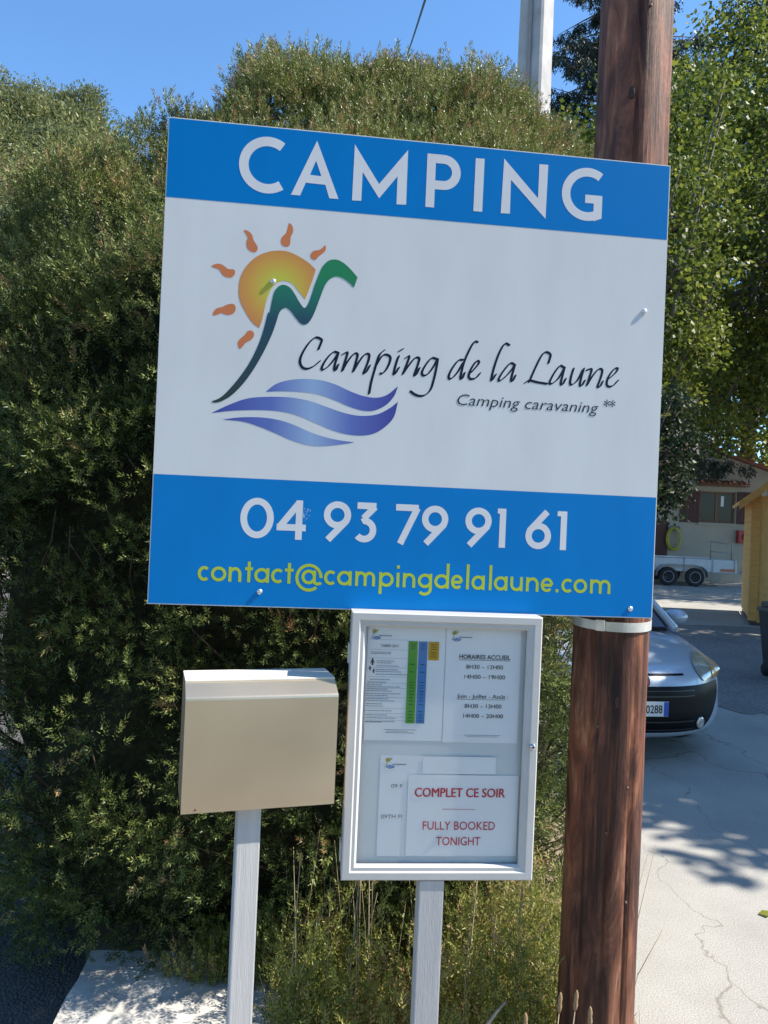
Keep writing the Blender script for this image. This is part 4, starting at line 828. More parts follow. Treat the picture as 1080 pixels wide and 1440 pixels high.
broad_tree('leafy_tree', (12.35, 31.0, 0), 6.0, (12.6, 31.5, 8.0), (6.5, 3.0, 5.0), 420, 60, 0.2, 'tree with grey trunk standing behind the cream building', M_LEAFA, 13, trunk_r=0.28, clump_r=0.9)
broad_tree('dark_tree', (14.6, 31.5, 0), 9.0, (15.4, 31.5, 19.5), (2.8, 2.6, 6.0), 260, 60, 0.2, 'tall dark tree at the top right behind the bright one', M_LEAFD, 14, trunk_r=0.3, clump_r=0.8)
# drooping twigs hanging before the building's left corner
broad_tree('hanging_branch_tree', (4.05, 13.6, 0), 2.4, (5.0, 14.2, 3.3), (0.55, 0.9, 1.35), 90, 60, 0.09, 'low dark drooping foliage hanging in front of the building corner', M_LEAFD, 15, trunk_r=0.08, clump_r=0.38)
# trees beyond the right edge whose shade falls over the drive
broad_tree('shade_tree', (9.8, 5.9, 0), 2.4, (9.5, 6.4, 5.3), (3.1, 2.7, 2.2), 480, 70, 0.18, 'broad tree right of the drive shading the parked car, out of view', M_LEAFA, 16, clump_r=0.6)
broad_tree('shade_tree', (11.2, 10.6, 0), 2.6, (10.6, 10.2, 6.2), (3.9, 3.2, 2.5), 560, 70, 0.19, 'broad tree beyond the bin shading the gravel yard, out of view', M_LEAFA, 17, clump_r=0.65)
broad_tree('shade_tree', (16.5, 21.3, 0), 3.2, (16.5, 21.3, 7.2), (4.6, 3.0, 3.2), 340, 50, 0.17, 'broad tree behind the wooden hut shading the trailer, out of view', M_LEAFA, 18, clump_r=0.7)
broad_tree('shade_tree', (19.5, 24.5, 0), 3.6, (18.5, 24.0, 7.6), (5.5, 2.6, 3.6), 300, 50, 0.18, 'broad tree beside the cream building, out of view', M_LEAFA, 19, clump_r=0.8)

broad_tree('sky_block_tree', (12.0, -3.6, 0), 3.0, (11.6, -3.6, 6.6), (3.6, 3.2, 3.6), 340, 60, 0.19, 'broad unseen tree behind the viewer, added to block sky light right of the drive', M_LEAFA, 20, clump_r=0.7)  # unseen trees added behind the viewer to cut sky fill and deepen contrast
broad_tree('sky_block_tree', (4.5, -14.0, 0), 3.4, (4.5, -14.0, 8.0), (4.6, 3.6, 5.0), 380, 60, 0.22, 'tall unseen tree behind the viewer, added to block sky light', M_LEAFA, 21, clump_r=0.85)
broad_tree('sky_block_tree', (-5.5, -14.5, 0), 3.4, (-5.5, -14.5, 7.5), (4.8, 3.6, 4.6), 380, 60, 0.22, 'wide unseen tree behind the viewer, added to block sky light left of the tall one', M_LEAFA, 22, clump_r=0.85)

# the tall spruce
g = np.random.default_rng(5)
sp = empty('spruce_tree', (7.45, 26.0, 0)); tag(sp, 'tall dark drooping spruce behind the brown pole', 'tree')
MB().tube([(0, 0, -0.2), (0, 0, 14), (0, 0, 27)], [0.42, 0.28, 0.03], 10).build('trunk', M_BARK, sp)
bb = MB(); NP = []; ND = []
for z in np.arange(4.0, 26.5, 0.42):
    Lb = 0.25 + (27 - z) * 0.30; Lb = min(Lb, 4.4)
    for k in range(6):
        an = g.uniform(0, 6.28); L_ = Lb * g.uniform(0.72, 1.12); c_, s_ = math.cos(an), math.sin(an)
        p = [Vector((c_ * L_ * t_, s_ * L_ * t_, z + 0.25 * L_ * t_ * (0.9 - 1.75 * t_ * (1 - 0.45 * t_)) )) for t_ in (0, 0.3, 0.6, 0.85, 1.0)]
        bb.tube(p, [0.05, 0.035, 0.022, 0.012, 0.004], 5)
        for q in range(int(10 + L_ * 10)):
            t_ = g.uniform(0.12, 1.0); i_ = min(3, int(np.searchsorted([0.3, 0.6, 0.85], t_))); w0 = [0, 0.3, 0.6, 0.85, 1.0]
            P0 = p[i_].lerp(p[i_ + 1], (t_ - w0[i_]) / (w0[i_ + 1] - w0[i_])); dl = g.uniform(0.25, 0.62) * (1.15 - 0.5 * t_)
            for m_ in range(4): NP.append(np.array(P0) + [g.normal(0, 0.05), g.normal(0, 0.05), -dl * m_ / 4]); ND.append([c_ * 0.25 + g.normal(0, 0.35), s_ * 0.25 + g.normal(0, 0.35), -1.0])
bb.build('branches', M_BARK, sp, kind='stuff')
V_, T_ = needles(np.array(NP), np.array(ND), 7, 0.22, 0.13, 0.045, np.clip(g.normal(0.5, 0.2, len(NP)), 0, 1), 0.7, g)
link('crown', raw_mesh('spruce_crown', V_, 3, T_), M_SPRUCE, sp, kind='stuff')

# ------------------------------------------------------------ the pine hill at the upper left
def hill_z(x, y):
    r_ = np.clip((-x - 6) / 33, 0, 1); d_ = np.clip((y - 45) / 45, 0, 1)
    return 45.5 * (r_ * r_ * (3 - 2 * r_)) * (d_ * d_ * (3 - 2 * d_)) + 1.2 * np.sin(x * 0.21) * np.cos(y * 0.17) * r_ * d_
gx = np.linspace(-190, -6, 60); gy = np.linspace(44, 150, 36); vv = []; ff = []
for y in gy:
    for x in gx: vv.append((x, y, float(hill_z(x, y)) - 0.1))
for j in range(len(gy) - 1):
    for i in range(len(gx) - 1): k = j * len(gx) + i; ff.append((k, k + 1, k + 1 + len(gx), k + len(gx)))
tag(link('hill', mesh('hill', vv, ff, True), ground_mat('scrub_hill', [(0.3, (0.07, 0.09, 0.03)), (0.55, (0.13, 0.14, 0.06)), (0.75, (0.24, 0.21, 0.12))], 0.12, 1.5, 0.5)), kind='structure')
g = np.random.default_rng(77); nb = 1900
bx_ = g.uniform(-75, -22, nb); by_ = g.uniform(56, 97, nb); K = np.stack([bx_, by_, hill_z(bx_, by_) + 0.5], 1)
idx = np.repeat(np.arange(nb), 60); off = g.normal(0, 1, (len(idx), 3)) * np.array([1.15, 1.15, 0.9]) * g.uniform(0.45, 1.1, nb)[idx][:, None]
V_, T_ = leaves(K[idx] + off, off + g.normal(0, 0.6, off.shape) + [0, 0, 0.6], 0.55, 0.4, np.clip(0.5 + g.normal(0, 0.18, nb)[idx] + g.normal(0, 0.1, len(idx)), 0, 1), g)
tag(link('hill_scrub', raw_mesh('hill_scrub', V_, 4, T_), M_PINE), 'low green scrub covering the far hillside', 'scrub', kind='stuff')
def pine(x, y, top_z, rx, rz, label, seed):
    z0 = float(hill_z(x, y)) - 0.1; g = np.random.default_rng(seed)
    e = empty('pine_tree', (x, y, z0)); tag(e, label, 'tree', 'pines on the hillside')
    h = max(top_z - z0, rz * 1.6)
    MB().tube([(0, 0, -0.5), (0.1, 0, h * 0.5), (0, 0.1, h * 0.9)], [0.28, 0.2, 0.06], 7).build('trunk', M_BARK, e)
    n = 70; d = g.normal(size=(n, 3)); d /= np.linalg.norm(d, axis=1, keepdims=True); K = np.array([0, 0, h - rz]) + d * np.array([rx, rx, rz]) * g.uniform(0.4, 1, (n, 1))
    idx = np.repeat(np.arange(n), 34); off = g.normal(0, 0.42, (len(idx), 3)) * [1, 1, 0.7]
    V_, T_ = leaves(K[idx] + off, off + g.normal(0, 0.5, off.shape) + [0, 0, 0.5], 0.42, 0.34, np.clip(0.5 + g.normal(0, 0.12, n)[idx] + g.normal(0, 0.1, len(idx)), 0, 1), g)
    link('crown', raw_mesh('pine_crown', V_, 4, T_), M_PINE, e, kind='stuff')
for i, (x, y, tz, rx, rz, lab) in enumerate([
    (-47.6, 90, 52.2, 2.6, 3.0, 'leftmost large pine on the hill skyline, cut by the picture edge'),
    (-43.0, 90, 51.2, 2.1, 2.3, 'second pine from the left on the hill skyline'),
    (-39.7, 91, 50.6, 1.3, 2.0, 'slim pine third from the left on the hill skyline'),
    (-37.0, 91, 51.3, 2.3, 2.2, 'round pine at the right end of the hill skyline'),
    (-45.5, 85, 46.6, 2.6, 2.2, 'low bright pine below the skyline at the picture edge'),
    (-41.5, 84, 45.4, 2.6, 2.0, 'low bright pine just left of the hedge top'),
    (-44.5, 80, 41.8, 2.6, 2.2, 'lower pine at the left picture edge on the slope'),
    (-42.6, 77, 37.4, 2.6, 2.0, 'lowest pine visible on the slope at the left edge')]): pine(x, y, tz, rx, rz, lab, 30 + i)

# ------------------------------------------------------------ the cream building
M_WALL = mat('cream_render', (0.40, 0.36, 0.30), 0.9, var=0.08, scale=1.2, bmp=0.15)
M_TILE = mat('roof_tile', (0.26, 0.105, 0.065), 0.85, var=0.3, scale=3)
M_SHUT = mat('dark_red_wood', (0.075, 0.022, 0.020), 0.6, var=0.15, scale=8)
M_PANE = mat('window_glass', (0.012, 0.012, 0.014), 0.1, var=0.05, spec=0.3)
M_FRW = mat('window_wood', (0.17, 0.075, 0.035), 0.5, var=0.2, scale=10)
HB = empty('cream_building', (10.85, 26.5, 0), 0); tag(HB, 'low cream building with shuttered window behind the trailer', 'building')
# gable wall with a window opening (drawing plane x, z)
x0, x1, zt, za = -3.55, 3.55, 3.5, 4.62; wx0, wx1, wz0, wz1 = 0.04, 1.26, 2.04, 3.12
polys = [[(x0, -0.1), (wx0, -0.1), (wx0, za - 0.012), (x0, zt)], [(wx1, -0.1), (x1, -0.1), (x1, zt), (wx1, za - 0.3155 * wx1)], [(wx0, -0.1), (wx1, -0.1), (wx1, wz0), (wx0, wz0)], [(wx0, wz1), (wx1, wz1), (wx1, za - 0.3155 * wx1), (wx0, za - 0.012)]]
mb = MB()
for p in polys: mb.prism(p, -0.25, 0.0, FRONT)
mb.box((x0, 0.25, -0.1), (x0 + 0.25, 7.0, zt - 0.05)); mb.box((x1 - 0.25, 0.25, -0.1), (x1, 7.0, zt - 0.05)); mb.box((x0 + 0.25, 6.75, -0.1), (x1 - 0.25, 7.0, zt - 0.05))
mb.build('wall', M_WALL, HB)
roof = MB()
for s_ in (-1, 1):
    v = [(0, -0.25, za + 0.02), (0, 7.2, za + 0.02), (s_ * 3.95, 7.2, zt - 0.11), (s_ * 3.95, -0.25, zt - 0.11)]
    roof.add([*v, *[(p[0], p[1], p[2] + 0.07) for p in v]], [(0, 1, 2, 3), (7, 6, 5, 4), (0, 3, 7, 4), (1, 5, 6, 2), (2, 6, 7, 3), (0, 4, 5, 1)])
rf = roof.build('roof', M_TILE, HB)
for s_ in (-1, 1):
    for i in range(11):
        u_ = (i + 0.5) * 0.36; z_ = za + 0.09 - u_ * 0.3155
        q = MB(); n = 8; v = []; f = []
        for y_ in (-0.29, 0.12):
            for k in range(n + 1):
                an = math.pi * k / n; v.append((math.cos(an) * 0.09, y_, math.sin(an) * 0.075))
        for k in range(n): f.append((k, k + 1, k + n + 2, k + n + 1))
        f += [tuple(range(n + 1)), tuple(range(2 * n + 1, n, -1))]
        q.add(v, f, True).build('tile', M_TILE, rf, (s_ * u_, 0, z_), (0, s_ * 0.305, 0))
wn = MB().box((wx0, 0.10, wz0), (wx1, 0.16, wz0 + 0.07)).box((wx0, 0.10, wz1 - 0.07), (wx1, 0.16, wz1)).box((wx0, 0.10, wz0 + 0.07), (wx0 + 0.07, 0.16, wz1 - 0.07)).box((wx1 - 0.07, 0.10, wz0 + 0.07), (wx1, 0.16, wz1 - 0.07)).box((0.60, 0.095, wz0 + 0.07), (0.70, 0.165, wz1 - 0.07)).build('window', M_FRW, HB)
MB().box((wx0 + 0.075, 0.12, wz0 + 0.075), (0.595, 0.135, wz1 - 0.075)).build('pane', M_PANE, wn); MB().box((0.705, 0.12, wz0 + 0.075), (wx1 - 0.075, 0.135, wz1 - 0.075)).build('pane', M_PANE, wn)
MB().box((0.80, 0.112, 2.62), (0.90, 0.118, 2.98)).build('window_sticker', M_PAPER, wn)
MB().box((wx0 - 0.08, -0.08, wz0 - 0.075), (wx1 + 0.08, 0.09, wz0 - 0.005)).build('sill', M_WALL, HB)
for sx0, sx1 in ((-0.66, 0.02), (1.30, 1.98)):
    sh = empty('shutter'); sh.parent = HB
    for i in range(6):
        a0 = sx0 + (sx1 - sx0) * i / 6; MB().box((a0 + 0.004, -0.045, wz0 - 0.01), (a0 + (sx1 - sx0) / 6 - 0.004, -0.012, wz1 + 0.02), 0.003).build('plank', M_SHUT, sh)
    for z in (2.22, 2.92): MB().box((sx0, -0.065, z), (sx1, -0.047, z + 0.09)).build('batten', M_SHUT, sh)
aw = MB().box((-0.12, -0.38, 3.30), (1.56, 0.0, 3.34)).build('window_canopy', M_FRW, HB)
for i in range(9):
    q = MB(); n = 6; v = []; f = []
    for y_, dz in ((-0.42, 0), (0.0, 0.10)):
        for k in range(n + 1):
            an = math.pi * k / n; v.append((math.cos(an) * 0.085, y_, 0.02 + dz + math.sin(an) * 0.07))
    for k in range(n): f.append((k, k + 1, k + n + 2, k + n + 1))
    f += [tuple(range(n + 1))]
    q.add(v, f, True).build('tile', M_TILE, aw, (-0.03 + i * 0.187, 0, 3.34))
# dark lean-to door left of the window, seen below the foliage
MB().box((-1.95, -0.05, -0.05), (-1.05, -0.004, 2.05), 0.004).build('door', M_SHUT, HB)

hs = empty('hose_reel', (9.98, 26.40, 1.06)); tag(hs, 'yellow coiled hose hanging on the cream wall above the trailer', 'hose')
hm = MB(); M_HOSE = mat('yellow_hose', (0.42, 0.38, 0.03), 0.5)
for k in range(4):
    hm.tube([(0.24 * math.cos(a_) * (1 - 0.04 * k), -0.02 * k - 0.01, 0.38 + 0.40 * math.sin(a_) * (1 - 0.03 * k)) for a_ in np.linspace(0, 2 * math.pi, 25)], 0.032, 7, False)
hm.build('hose', M_HOSE, hs); MB().box((-0.2, -0.04, 0.70), (0.2, 0.095, 0.82), 0.01).build('bracket', mat('grey_bracket', (0.10, 0.11, 0.13), 0.5), hs)
fx = empty('fire_box', (12.39, 26.49, 1.38)); tag(fx, 'small red fire equipment box on the cream wall', 'box')
MB().box((-0.22, -0.18, 0), (0.22, -0.003, 0.44), 0.015).build('case', mat('red_paint', (0.33, 0.022, 0.022), 0.4), fx)
MB().lathe([(0.11, 0.18), (0.11, 0.186), (0.02, 0.187)], 20, FRONT).build('dial', mat('dark_red', (0.14, 0.012, 0.012), 0.5), fx, (0, 0, 0.22))

# ------------------------------------------------------------ the trailer
TR = empty('flatbed_trailer', (9.4, 24.2, 0)); tag(TR, 'white twin axle flatbed trailer parked before the cream building', 'trailer')
M_TW = mat('trailer_white', (0.55, 0.56, 0.58), 0.45, var=0.08, scale=4); M_STEEL = mat('grey_steel', (0.30, 0.31, 0.33), 0.45, 0.6, var=0.15)
M_TYRE = mat('tyre_rubber', (0.02, 0.02, 0.021), 0.8, var=0.2); M_RIM = mat('wheel_rim', (0.55, 0.56, 0.6), 0.45, 0.3, var=0.1)
MB().box((-2.4, 0, 0.50), (1.75, 1.75, 0.58), 0.01).build('deck', M_TW, TR)
MB().box((-2.4, -0.03, 0.46), (1.75, -0.002, 0.86), 0.008).build('side_board', M_TW, TR); MB().box((-2.4, 1.752, 0.46), (1.75, 1.78, 0.86), 0.008).build('side_board', M_TW, TR)
MB().box((1.752, 0, 0.46), (1.78, 1.75, 0.86), 0.008).build('end_board', M_TW, TR)
for x in (-1.9, -0.85, 0.1, 1.0, 1.7): MB().box((x - 0.02, -0.05, 0.44), (x + 0.02, -0.031, 0.90)).build('stake', M_STEEL, TR)
MB().tube([(-2.4, -0.02, 0.875), (1.75, -0.02, 0.875)], 0.014, 6).build('rope_rail', M_STEEL, TR)
for x0_ in (0.95, 1.58): pass
MB().tube([(0.95, 0.05, 0.86), (0.95, 0.05, 1.42), (1.62, 0.05, 1.36), (1.62, 0.05, 0.86)], 0.02, 7).tube([(0.95, 0.05, 1.12), (1.62, 0.05, 1.08)], 0.016, 6).build('rack', M_STEEL, TR)
MB().box((1.3, 0.75, 0.40), (2.9, 0.88, 0.49), 0.005).build('drawbar', M_STEEL, TR)
MB().tube([(2.35, 0.6, 0.0), (2.35, 0.6, 0.75)], 0.03, 8).tube([(2.35, 0.6, 0.75), (2.48, 0.6, 0.80)], 0.015, 6).build('jockey_stand', M_STEEL, TR)
def wheel(parent, loc, r_, wd, side, name='wheel'):
    xf = Matrix.Rotation(R(90) * side, 4, 'X')
    wv = empty(name, loc); wv.parent = parent
    MB().lathe([(r_ * 0.62, -wd / 2), (r_ * 0.93, -wd / 2), (r_, -wd * 0.32), (r_, wd * 0.32), (r_ * 0.93, wd / 2), (r_ * 0.64, wd / 2), (r_ * 0.62, wd * 0.38)], 28, xf).build('tyre', M_TYRE, wv)
    MB().lathe([(r_ * 0.615, wd * 0.2), (r_ * 0.61, wd * 0.42), (r_ * 0.54, wd * 0.36), (r_ * 0.40, wd * 0.22), (r_ * 0.24, wd * 0.30), (r_ * 0.10, wd * 0.36), (r_ * 0.02, wd * 0.36)], 24, xf).build('rim', M_RIM, wv)
    hb = MB()
    for k in range(8):
        an = k * math.pi / 4; hb.lathe([(r_ * 0.055, wd * 0.29), (r_ * 0.045, wd * 0.33)], 8, xf @ Matrix.Translation((math.cos(an) * r_ * 0.44, math.sin(an) * r_ * 0.44, 0)))
    hb.build('vent_holes', M_TYRE, wv); return wv
for x in (-0.42, 0.42):
    wheel(TR, (x, -0.10, 0.29), 0.29, 0.17, 1); wheel(TR, (x, 1.85, 0.29), 0.29, 0.17, -1)
for y0_, y1_ in ((-0.22, -0.032), (1.782, 1.97)):
    v = []; f = []
    fpnts = [(-0.80, 0.30), (-0.76, 0.50), (-0.62, 0.62), (-0.4, 0.66), (0.0, 0.655), (0.4, 0.66), (0.62, 0.62), (0.76, 0.50), (0.80, 0.30)]
    for x, z in fpnts: v += [(x, y0_, z), (x, y1_, z), (x, y1_, z + 0.02), (x, y0_, z + 0.02)]
    for i in range(len(fpnts) - 1):
        for j in range(4): f.append((4 * i + j, 4 * i + 4 + j, 4 * i + 4 + (j + 1) % 4, 4 * i + (j + 1) % 4))
    MB().add(v, f).build('fender', M_STEEL, TR)
MB().box((1.25, -0.055, 0.50), (1.7, -0.034, 0.58)).build('tail_light', mat('amber_red_lens', (0.45, 0.12, 0.05), 0.3), TR)

# ------------------------------------------------------------ the new wooden hut at the right edge
M_PINEW = mat('new_pine_board', (0.52, 0.25, 0.055), 0.6, var=0.15, scale=5, stretch=(1, 1, 6))
M_PINEP = mat('new_pine_pale', (0.62, 0.34, 0.095), 0.6, var=0.12, scale=5, stretch=(6, 1, 1))
HT = empty('wooden_hut', (7.06, 14.75, 0), R(-22)); tag(HT, 'new orange pine hut with gable roof at the right edge', 'hut')
MB().box((0.0, -0.03, 0.10), (0.16, 0.13, 2.52), 0.006).build('corner_post', M_PINEW, HT)
for i in range(18):
    z = 0.06 + i * 0.135
    MB().box((0.162, 0.03, z), (3.6, 0.075, z + 0.131), 0.006).build('plank', M_PINEP, HT)
for i in range(4):
    z = 0.06 + (18 + i) * 0.135; MB().box((0.16 + i * 0.30 + 0.1, 0.03, z), (3.6 - i * 0.30, 0.075, z + 0.131), 0.006).build('plank', M_PINEP, HT)
for i in range(17):
    z = 0.10 + i * 0.135; MB().box((0.03, 0.135, z), (0.075, 2.8, z + 0.131), 0.006).build('plank', M_PINEP, HT)
for s_, nm in ((1, 'l'),):
    v = [(-0.22, -0.32, 2.30), (1.8, -0.32, 3.98), (1.8, 3.0, 3.98), (-0.22, 3.0, 2.30)]
    MB().add([*v, *[(p[0], p[1], p[2] + 0.06) for p in v]], [(3, 2, 1, 0), (4, 5, 6, 7), (0, 1, 5, 4), (1, 2, 6, 5), (2, 3, 7, 6), (3, 0, 4, 7)]).build('roof_slope', M_PINEP, HT)
    v = [(1.802, -0.32, 3.98), (3.82, -0.32, 2.30), (3.82, 3.0, 2.30), (1.802, 3.0, 3.98)]
    MB().add([*v, *[(p[0], p[1], p[2] + 0.06) for p in v]], [(3, 2, 1, 0), (4, 5, 6, 7), (0, 1, 5, 4), (1, 2, 6, 5), (2, 3, 7, 6), (3, 0, 4, 7)]).build('roof_slope', M_PINEP, HT)
v = [(-0.24, 2.20), (1.8, 3.90), (1.8, 4.06), (-0.24, 2.36)]
MB().prism(v, 0.322, 0.345, FRONT).build('verge_board', M_PINEW, HT)
MB().prism([(1.802, 3.90), (3.84, 2.20), (3.84, 2.36), (1.802, 4.06)], 0.322, 0.345, FRONT).build('verge_board', M_PINEW, HT)
MB().box((0.05, 0.04, 0.0), (3.55, 2.75, 0.055)).build('floor_beam', mat('dark_timber', (0.06, 0.045, 0.035), 0.8), HT)
MB().box((0.55, 0.0, 0.15), (1.5, 0.028, 2.1), 0.005).build('door', MATS['dark_timber'], HT)

# ------------------------------------------------------------ dark bin at the right picture edge
BN = empty('rubbish_bin', (5.09, 9.45, 0.004), R(8)); tag(BN, 'dark grey rubbish bin cut off by the right picture edge', 'bin')
M_BIN = mat('dark_plastic', (0.035, 0.038, 0.045), 0.5, var=0.15); v = []
for z, h in ((0.05, 0.22), (0.80, 0.28)): v += [(-h, -h, z), (h, -h, z), (h, h, z), (-h, h, z)]
MB().add(v, [(3, 2, 1, 0), (4, 5, 6, 7), (0, 1, 5, 4), (1, 2, 6, 5), (2, 3, 7, 6), (3, 0, 4, 7)]).build('body', M_BIN, BN)
MB().box((-0.30, -0.31, 0.803), (0.30, 0.30, 0.86), 0.02).box((-0.27, -0.27, 0.861), (0.27, 0.27, 0.93), 0.03).build('lid', mat('olive_plastic', (0.09, 0.09, 0.075), 0.5), BN)
for x in (-0.2, 0.2): MB().lathe([(0.08, -0.025), (0.08, 0.025)], 16, Matrix.Translation((x, 0.2, 0.08)) @ Matrix.Rotation(R(90), 4, 'Y')).build('wheel', M_TYRE, BN)

# ------------------------------------------------------------ the parked car
def carpaint(name, col):
    m = bpy.data.materials.new(name); t, b = nodes(m)
    b.inputs['Base Color'].default_value = (*col, 1); b.inputs['Metallic'].default_value = 0.25; b.inputs['Roughness'].default_value = 0.4
    b.inputs['Coat Weight'].default_value = 0.9; b.inputs['Coat Roughness'].default_value = 0.05; return m
M_CAR = carpaint('silver_blue_paint', (0.44, 0.50, 0.58)); M_BLACKP = mat('black_trim', (0.004, 0.004, 0.005), 0.4, var=0.1, spec=0.15)
M_SCREEN = mat('car_glass', (0.012, 0.02, 0.035), 0.04, var=0.05, spec=0.9); M_LENS = mat('headlight_lens', (0.50, 0.48, 0.42), 0.10, 0.35, var=0.2, scale=14, coat=1.0); M_AMBER = mat('amber_lens', (0.60, 0.30, 0.04), 0.15, var=0.2, scale=14, coat=1.0)
CR = empty('parked_car', (2.0, 5.72, -0.004), R(8)); tag(CR, 'silver blue hatchback parked in dappled shade behind the brown pole', 'car')
PROF = [(0.16, 0.19), (0.05, 0.24), (0.0, 0.34), (0.0, 0.48), (0.012, 0.58), (0.055, 0.665), (0.15, 0.73), (0.34, 0.79), (0.62, 0.86), (0.92, 0.92), (1.18, 0.955)]
HWD = 0.83
def prof(s_):
    i = min(len(PROF) - 2, max(0, int(s_))); t_ = s_ - i
    q = [np.array(PROF[min(len(PROF) - 1, max(0, k))]) for k in (i - 1, i, i + 1, i + 2)]
    return 0.5 * (2 * q[1] + (q[2] - q[0]) * t_ + (2 * q[0] - 5 * q[1] + 4 * q[2] - q[3]) * t_ * t_ + (3 * q[1] - q[0] - 3 * q[2] + q[3]) * t_ ** 3)
def nose(s_, l, off=0.0):
    def P_(s2, l2):
        b_, z_ = prof(s2); a_ = abs(l2) / HWD; hood = min(1, max(0, (s2 - 4.5) / 3))
        return Vector((l2, b_ + (0.40 - 0.29 * hood) * a_ ** 2.8, z_ - 0.075 * hood * a_ ** 3))
    p = P_(s_, l)
    if off:
        e_ = 1e-3; n_ = (P_(s_ + e_, l) - P_(s_ - e_, l)).cross(P_(s_, l + e_) - P_(s_, l - e_))
        n_.normalize(); n_ = n_ if n_.y < 0 or n_.z > 0.5 else -n_
        if n_.y > 0 and n_.z < 0: n_ = -n_
        p = p + n_ * off
    return p
def patch(name, ss, ls, off, m, parent=CR, thick=0.0):
    """ss: list of (s), ls(s) -> (l0, l1)"""
    n = 14; v = []; f = []
    for s_ in ss:
        l0, l1 = ls(s_)
        for k in range(n + 1): v.append(nose(s_, l0 + (l1 - l0) * k / n, off))
    for i in range(len(ss) - 1):
        for k in range(n): q = i * (n + 1) + k; f.append((q, q + 1, q + n + 2, q + n + 1))
    return link(name, mesh(name, v, f, True), m, parent)
S_ALL = list(np.linspace(0, 10, 41))
patch('nose_and_bonnet', S_ALL, lambda s_: (-HWD, HWD), 0, M_CAR)
# flanks, tail, roof
for sd in (-1, 1):
    v = []; f = []; cols = 26; rows = 9
    for j in range(cols + 1):
        for i in range(rows + 1):
            fr = i / rows
            s_ = fr * 5.6
            e0 = nose(s_, sd * HWD)
            zt = 0.93 if j > 6 else e0.z
            yy = 3.98
            t_ = j / cols; y_ = e0.y + (yy - e0.y) * t_
            ztop = np.interp(y_, [0.5, 0.8, 1.15, 2.5, 4.0], [0.72, 0.79, 0.88, 0.95, 0.97])
            z_ = 0.19 + (ztop - 0.19) * fr
            if j == 0: z_ = e0.z
            bul = 0.018 * math.sin(math.pi * fr) * min(1, t_ * 6) - 0.05 * max(0, t_ - 0.85) / 0.15
            v.append((sd * (HWD + bul), y_, z_))
    for j in range(cols):
        for i in range(rows): q = j * (rows + 1) + i; f.append((q, q + 1, q + rows + 2, q + rows + 1))
    link('side_panel', mesh('side_panel', v, f, True), M_CAR, CR)
    # strip closing bonnet edge to the flank
    v = []; f = []
    for k in range(13):
        s_ = 5.6 + 4.4 * k / 12; p = nose(s_, sd * HWD); zt = float(np.interp(p.y, [0.5, 0.8, 1.15, 2.5], [0.72, 0.79, 0.88, 0.95])); v += [p, Vector((sd * (HWD + 0.001), p.y, min(zt, p.z) - 0.01))]
    for k in range(12): f.append((2 * k, 2 * k + 1, 2 * k + 3, 2 * k + 2))
    link('wing_edge', mesh('wing_edge', v, f, True), M_CAR, CR)
MB().box((-0.78, 3.94, 0.25), (0.78, 3.99, 0.96), 0.02).build('tailgate', M_CAR, CR)
MB().box((-0.80, 0.6, 0.17), (0.80, 3.9, 0.22)).build('underbody', M_BLACKP, CR)
gh = [(1.02, 0.925, 0.74), (1.72, 1.40, 0.575), (2.3, 1.47, 0.575), (3.25, 1.44, 0.56), (3.9, 0.95, 0.70)]
v = []; f = []
for y_, z_, h_ in gh: v += [(-h_, y_, z_), (h_, y_, z_)]
f = [(2 * i, 2 * i + 1, 2 * i + 3, 2 * i + 2) for i in range(4)]
link('windscreen', mesh('windscreen', v[:4], [(0, 1, 3, 2)]), M_SCREEN, CR)
MB().add([(p[0] * 1.01, p[1], p[2] + 0.004) for p in v[2:8]] , [(0, 1, 3, 2), (2, 3, 5, 4)]).build('roof', M_CAR, CR)
link('rear_window', mesh('rear_window', v[6:10], [(0, 1, 3, 2)]), M_SCREEN, CR)
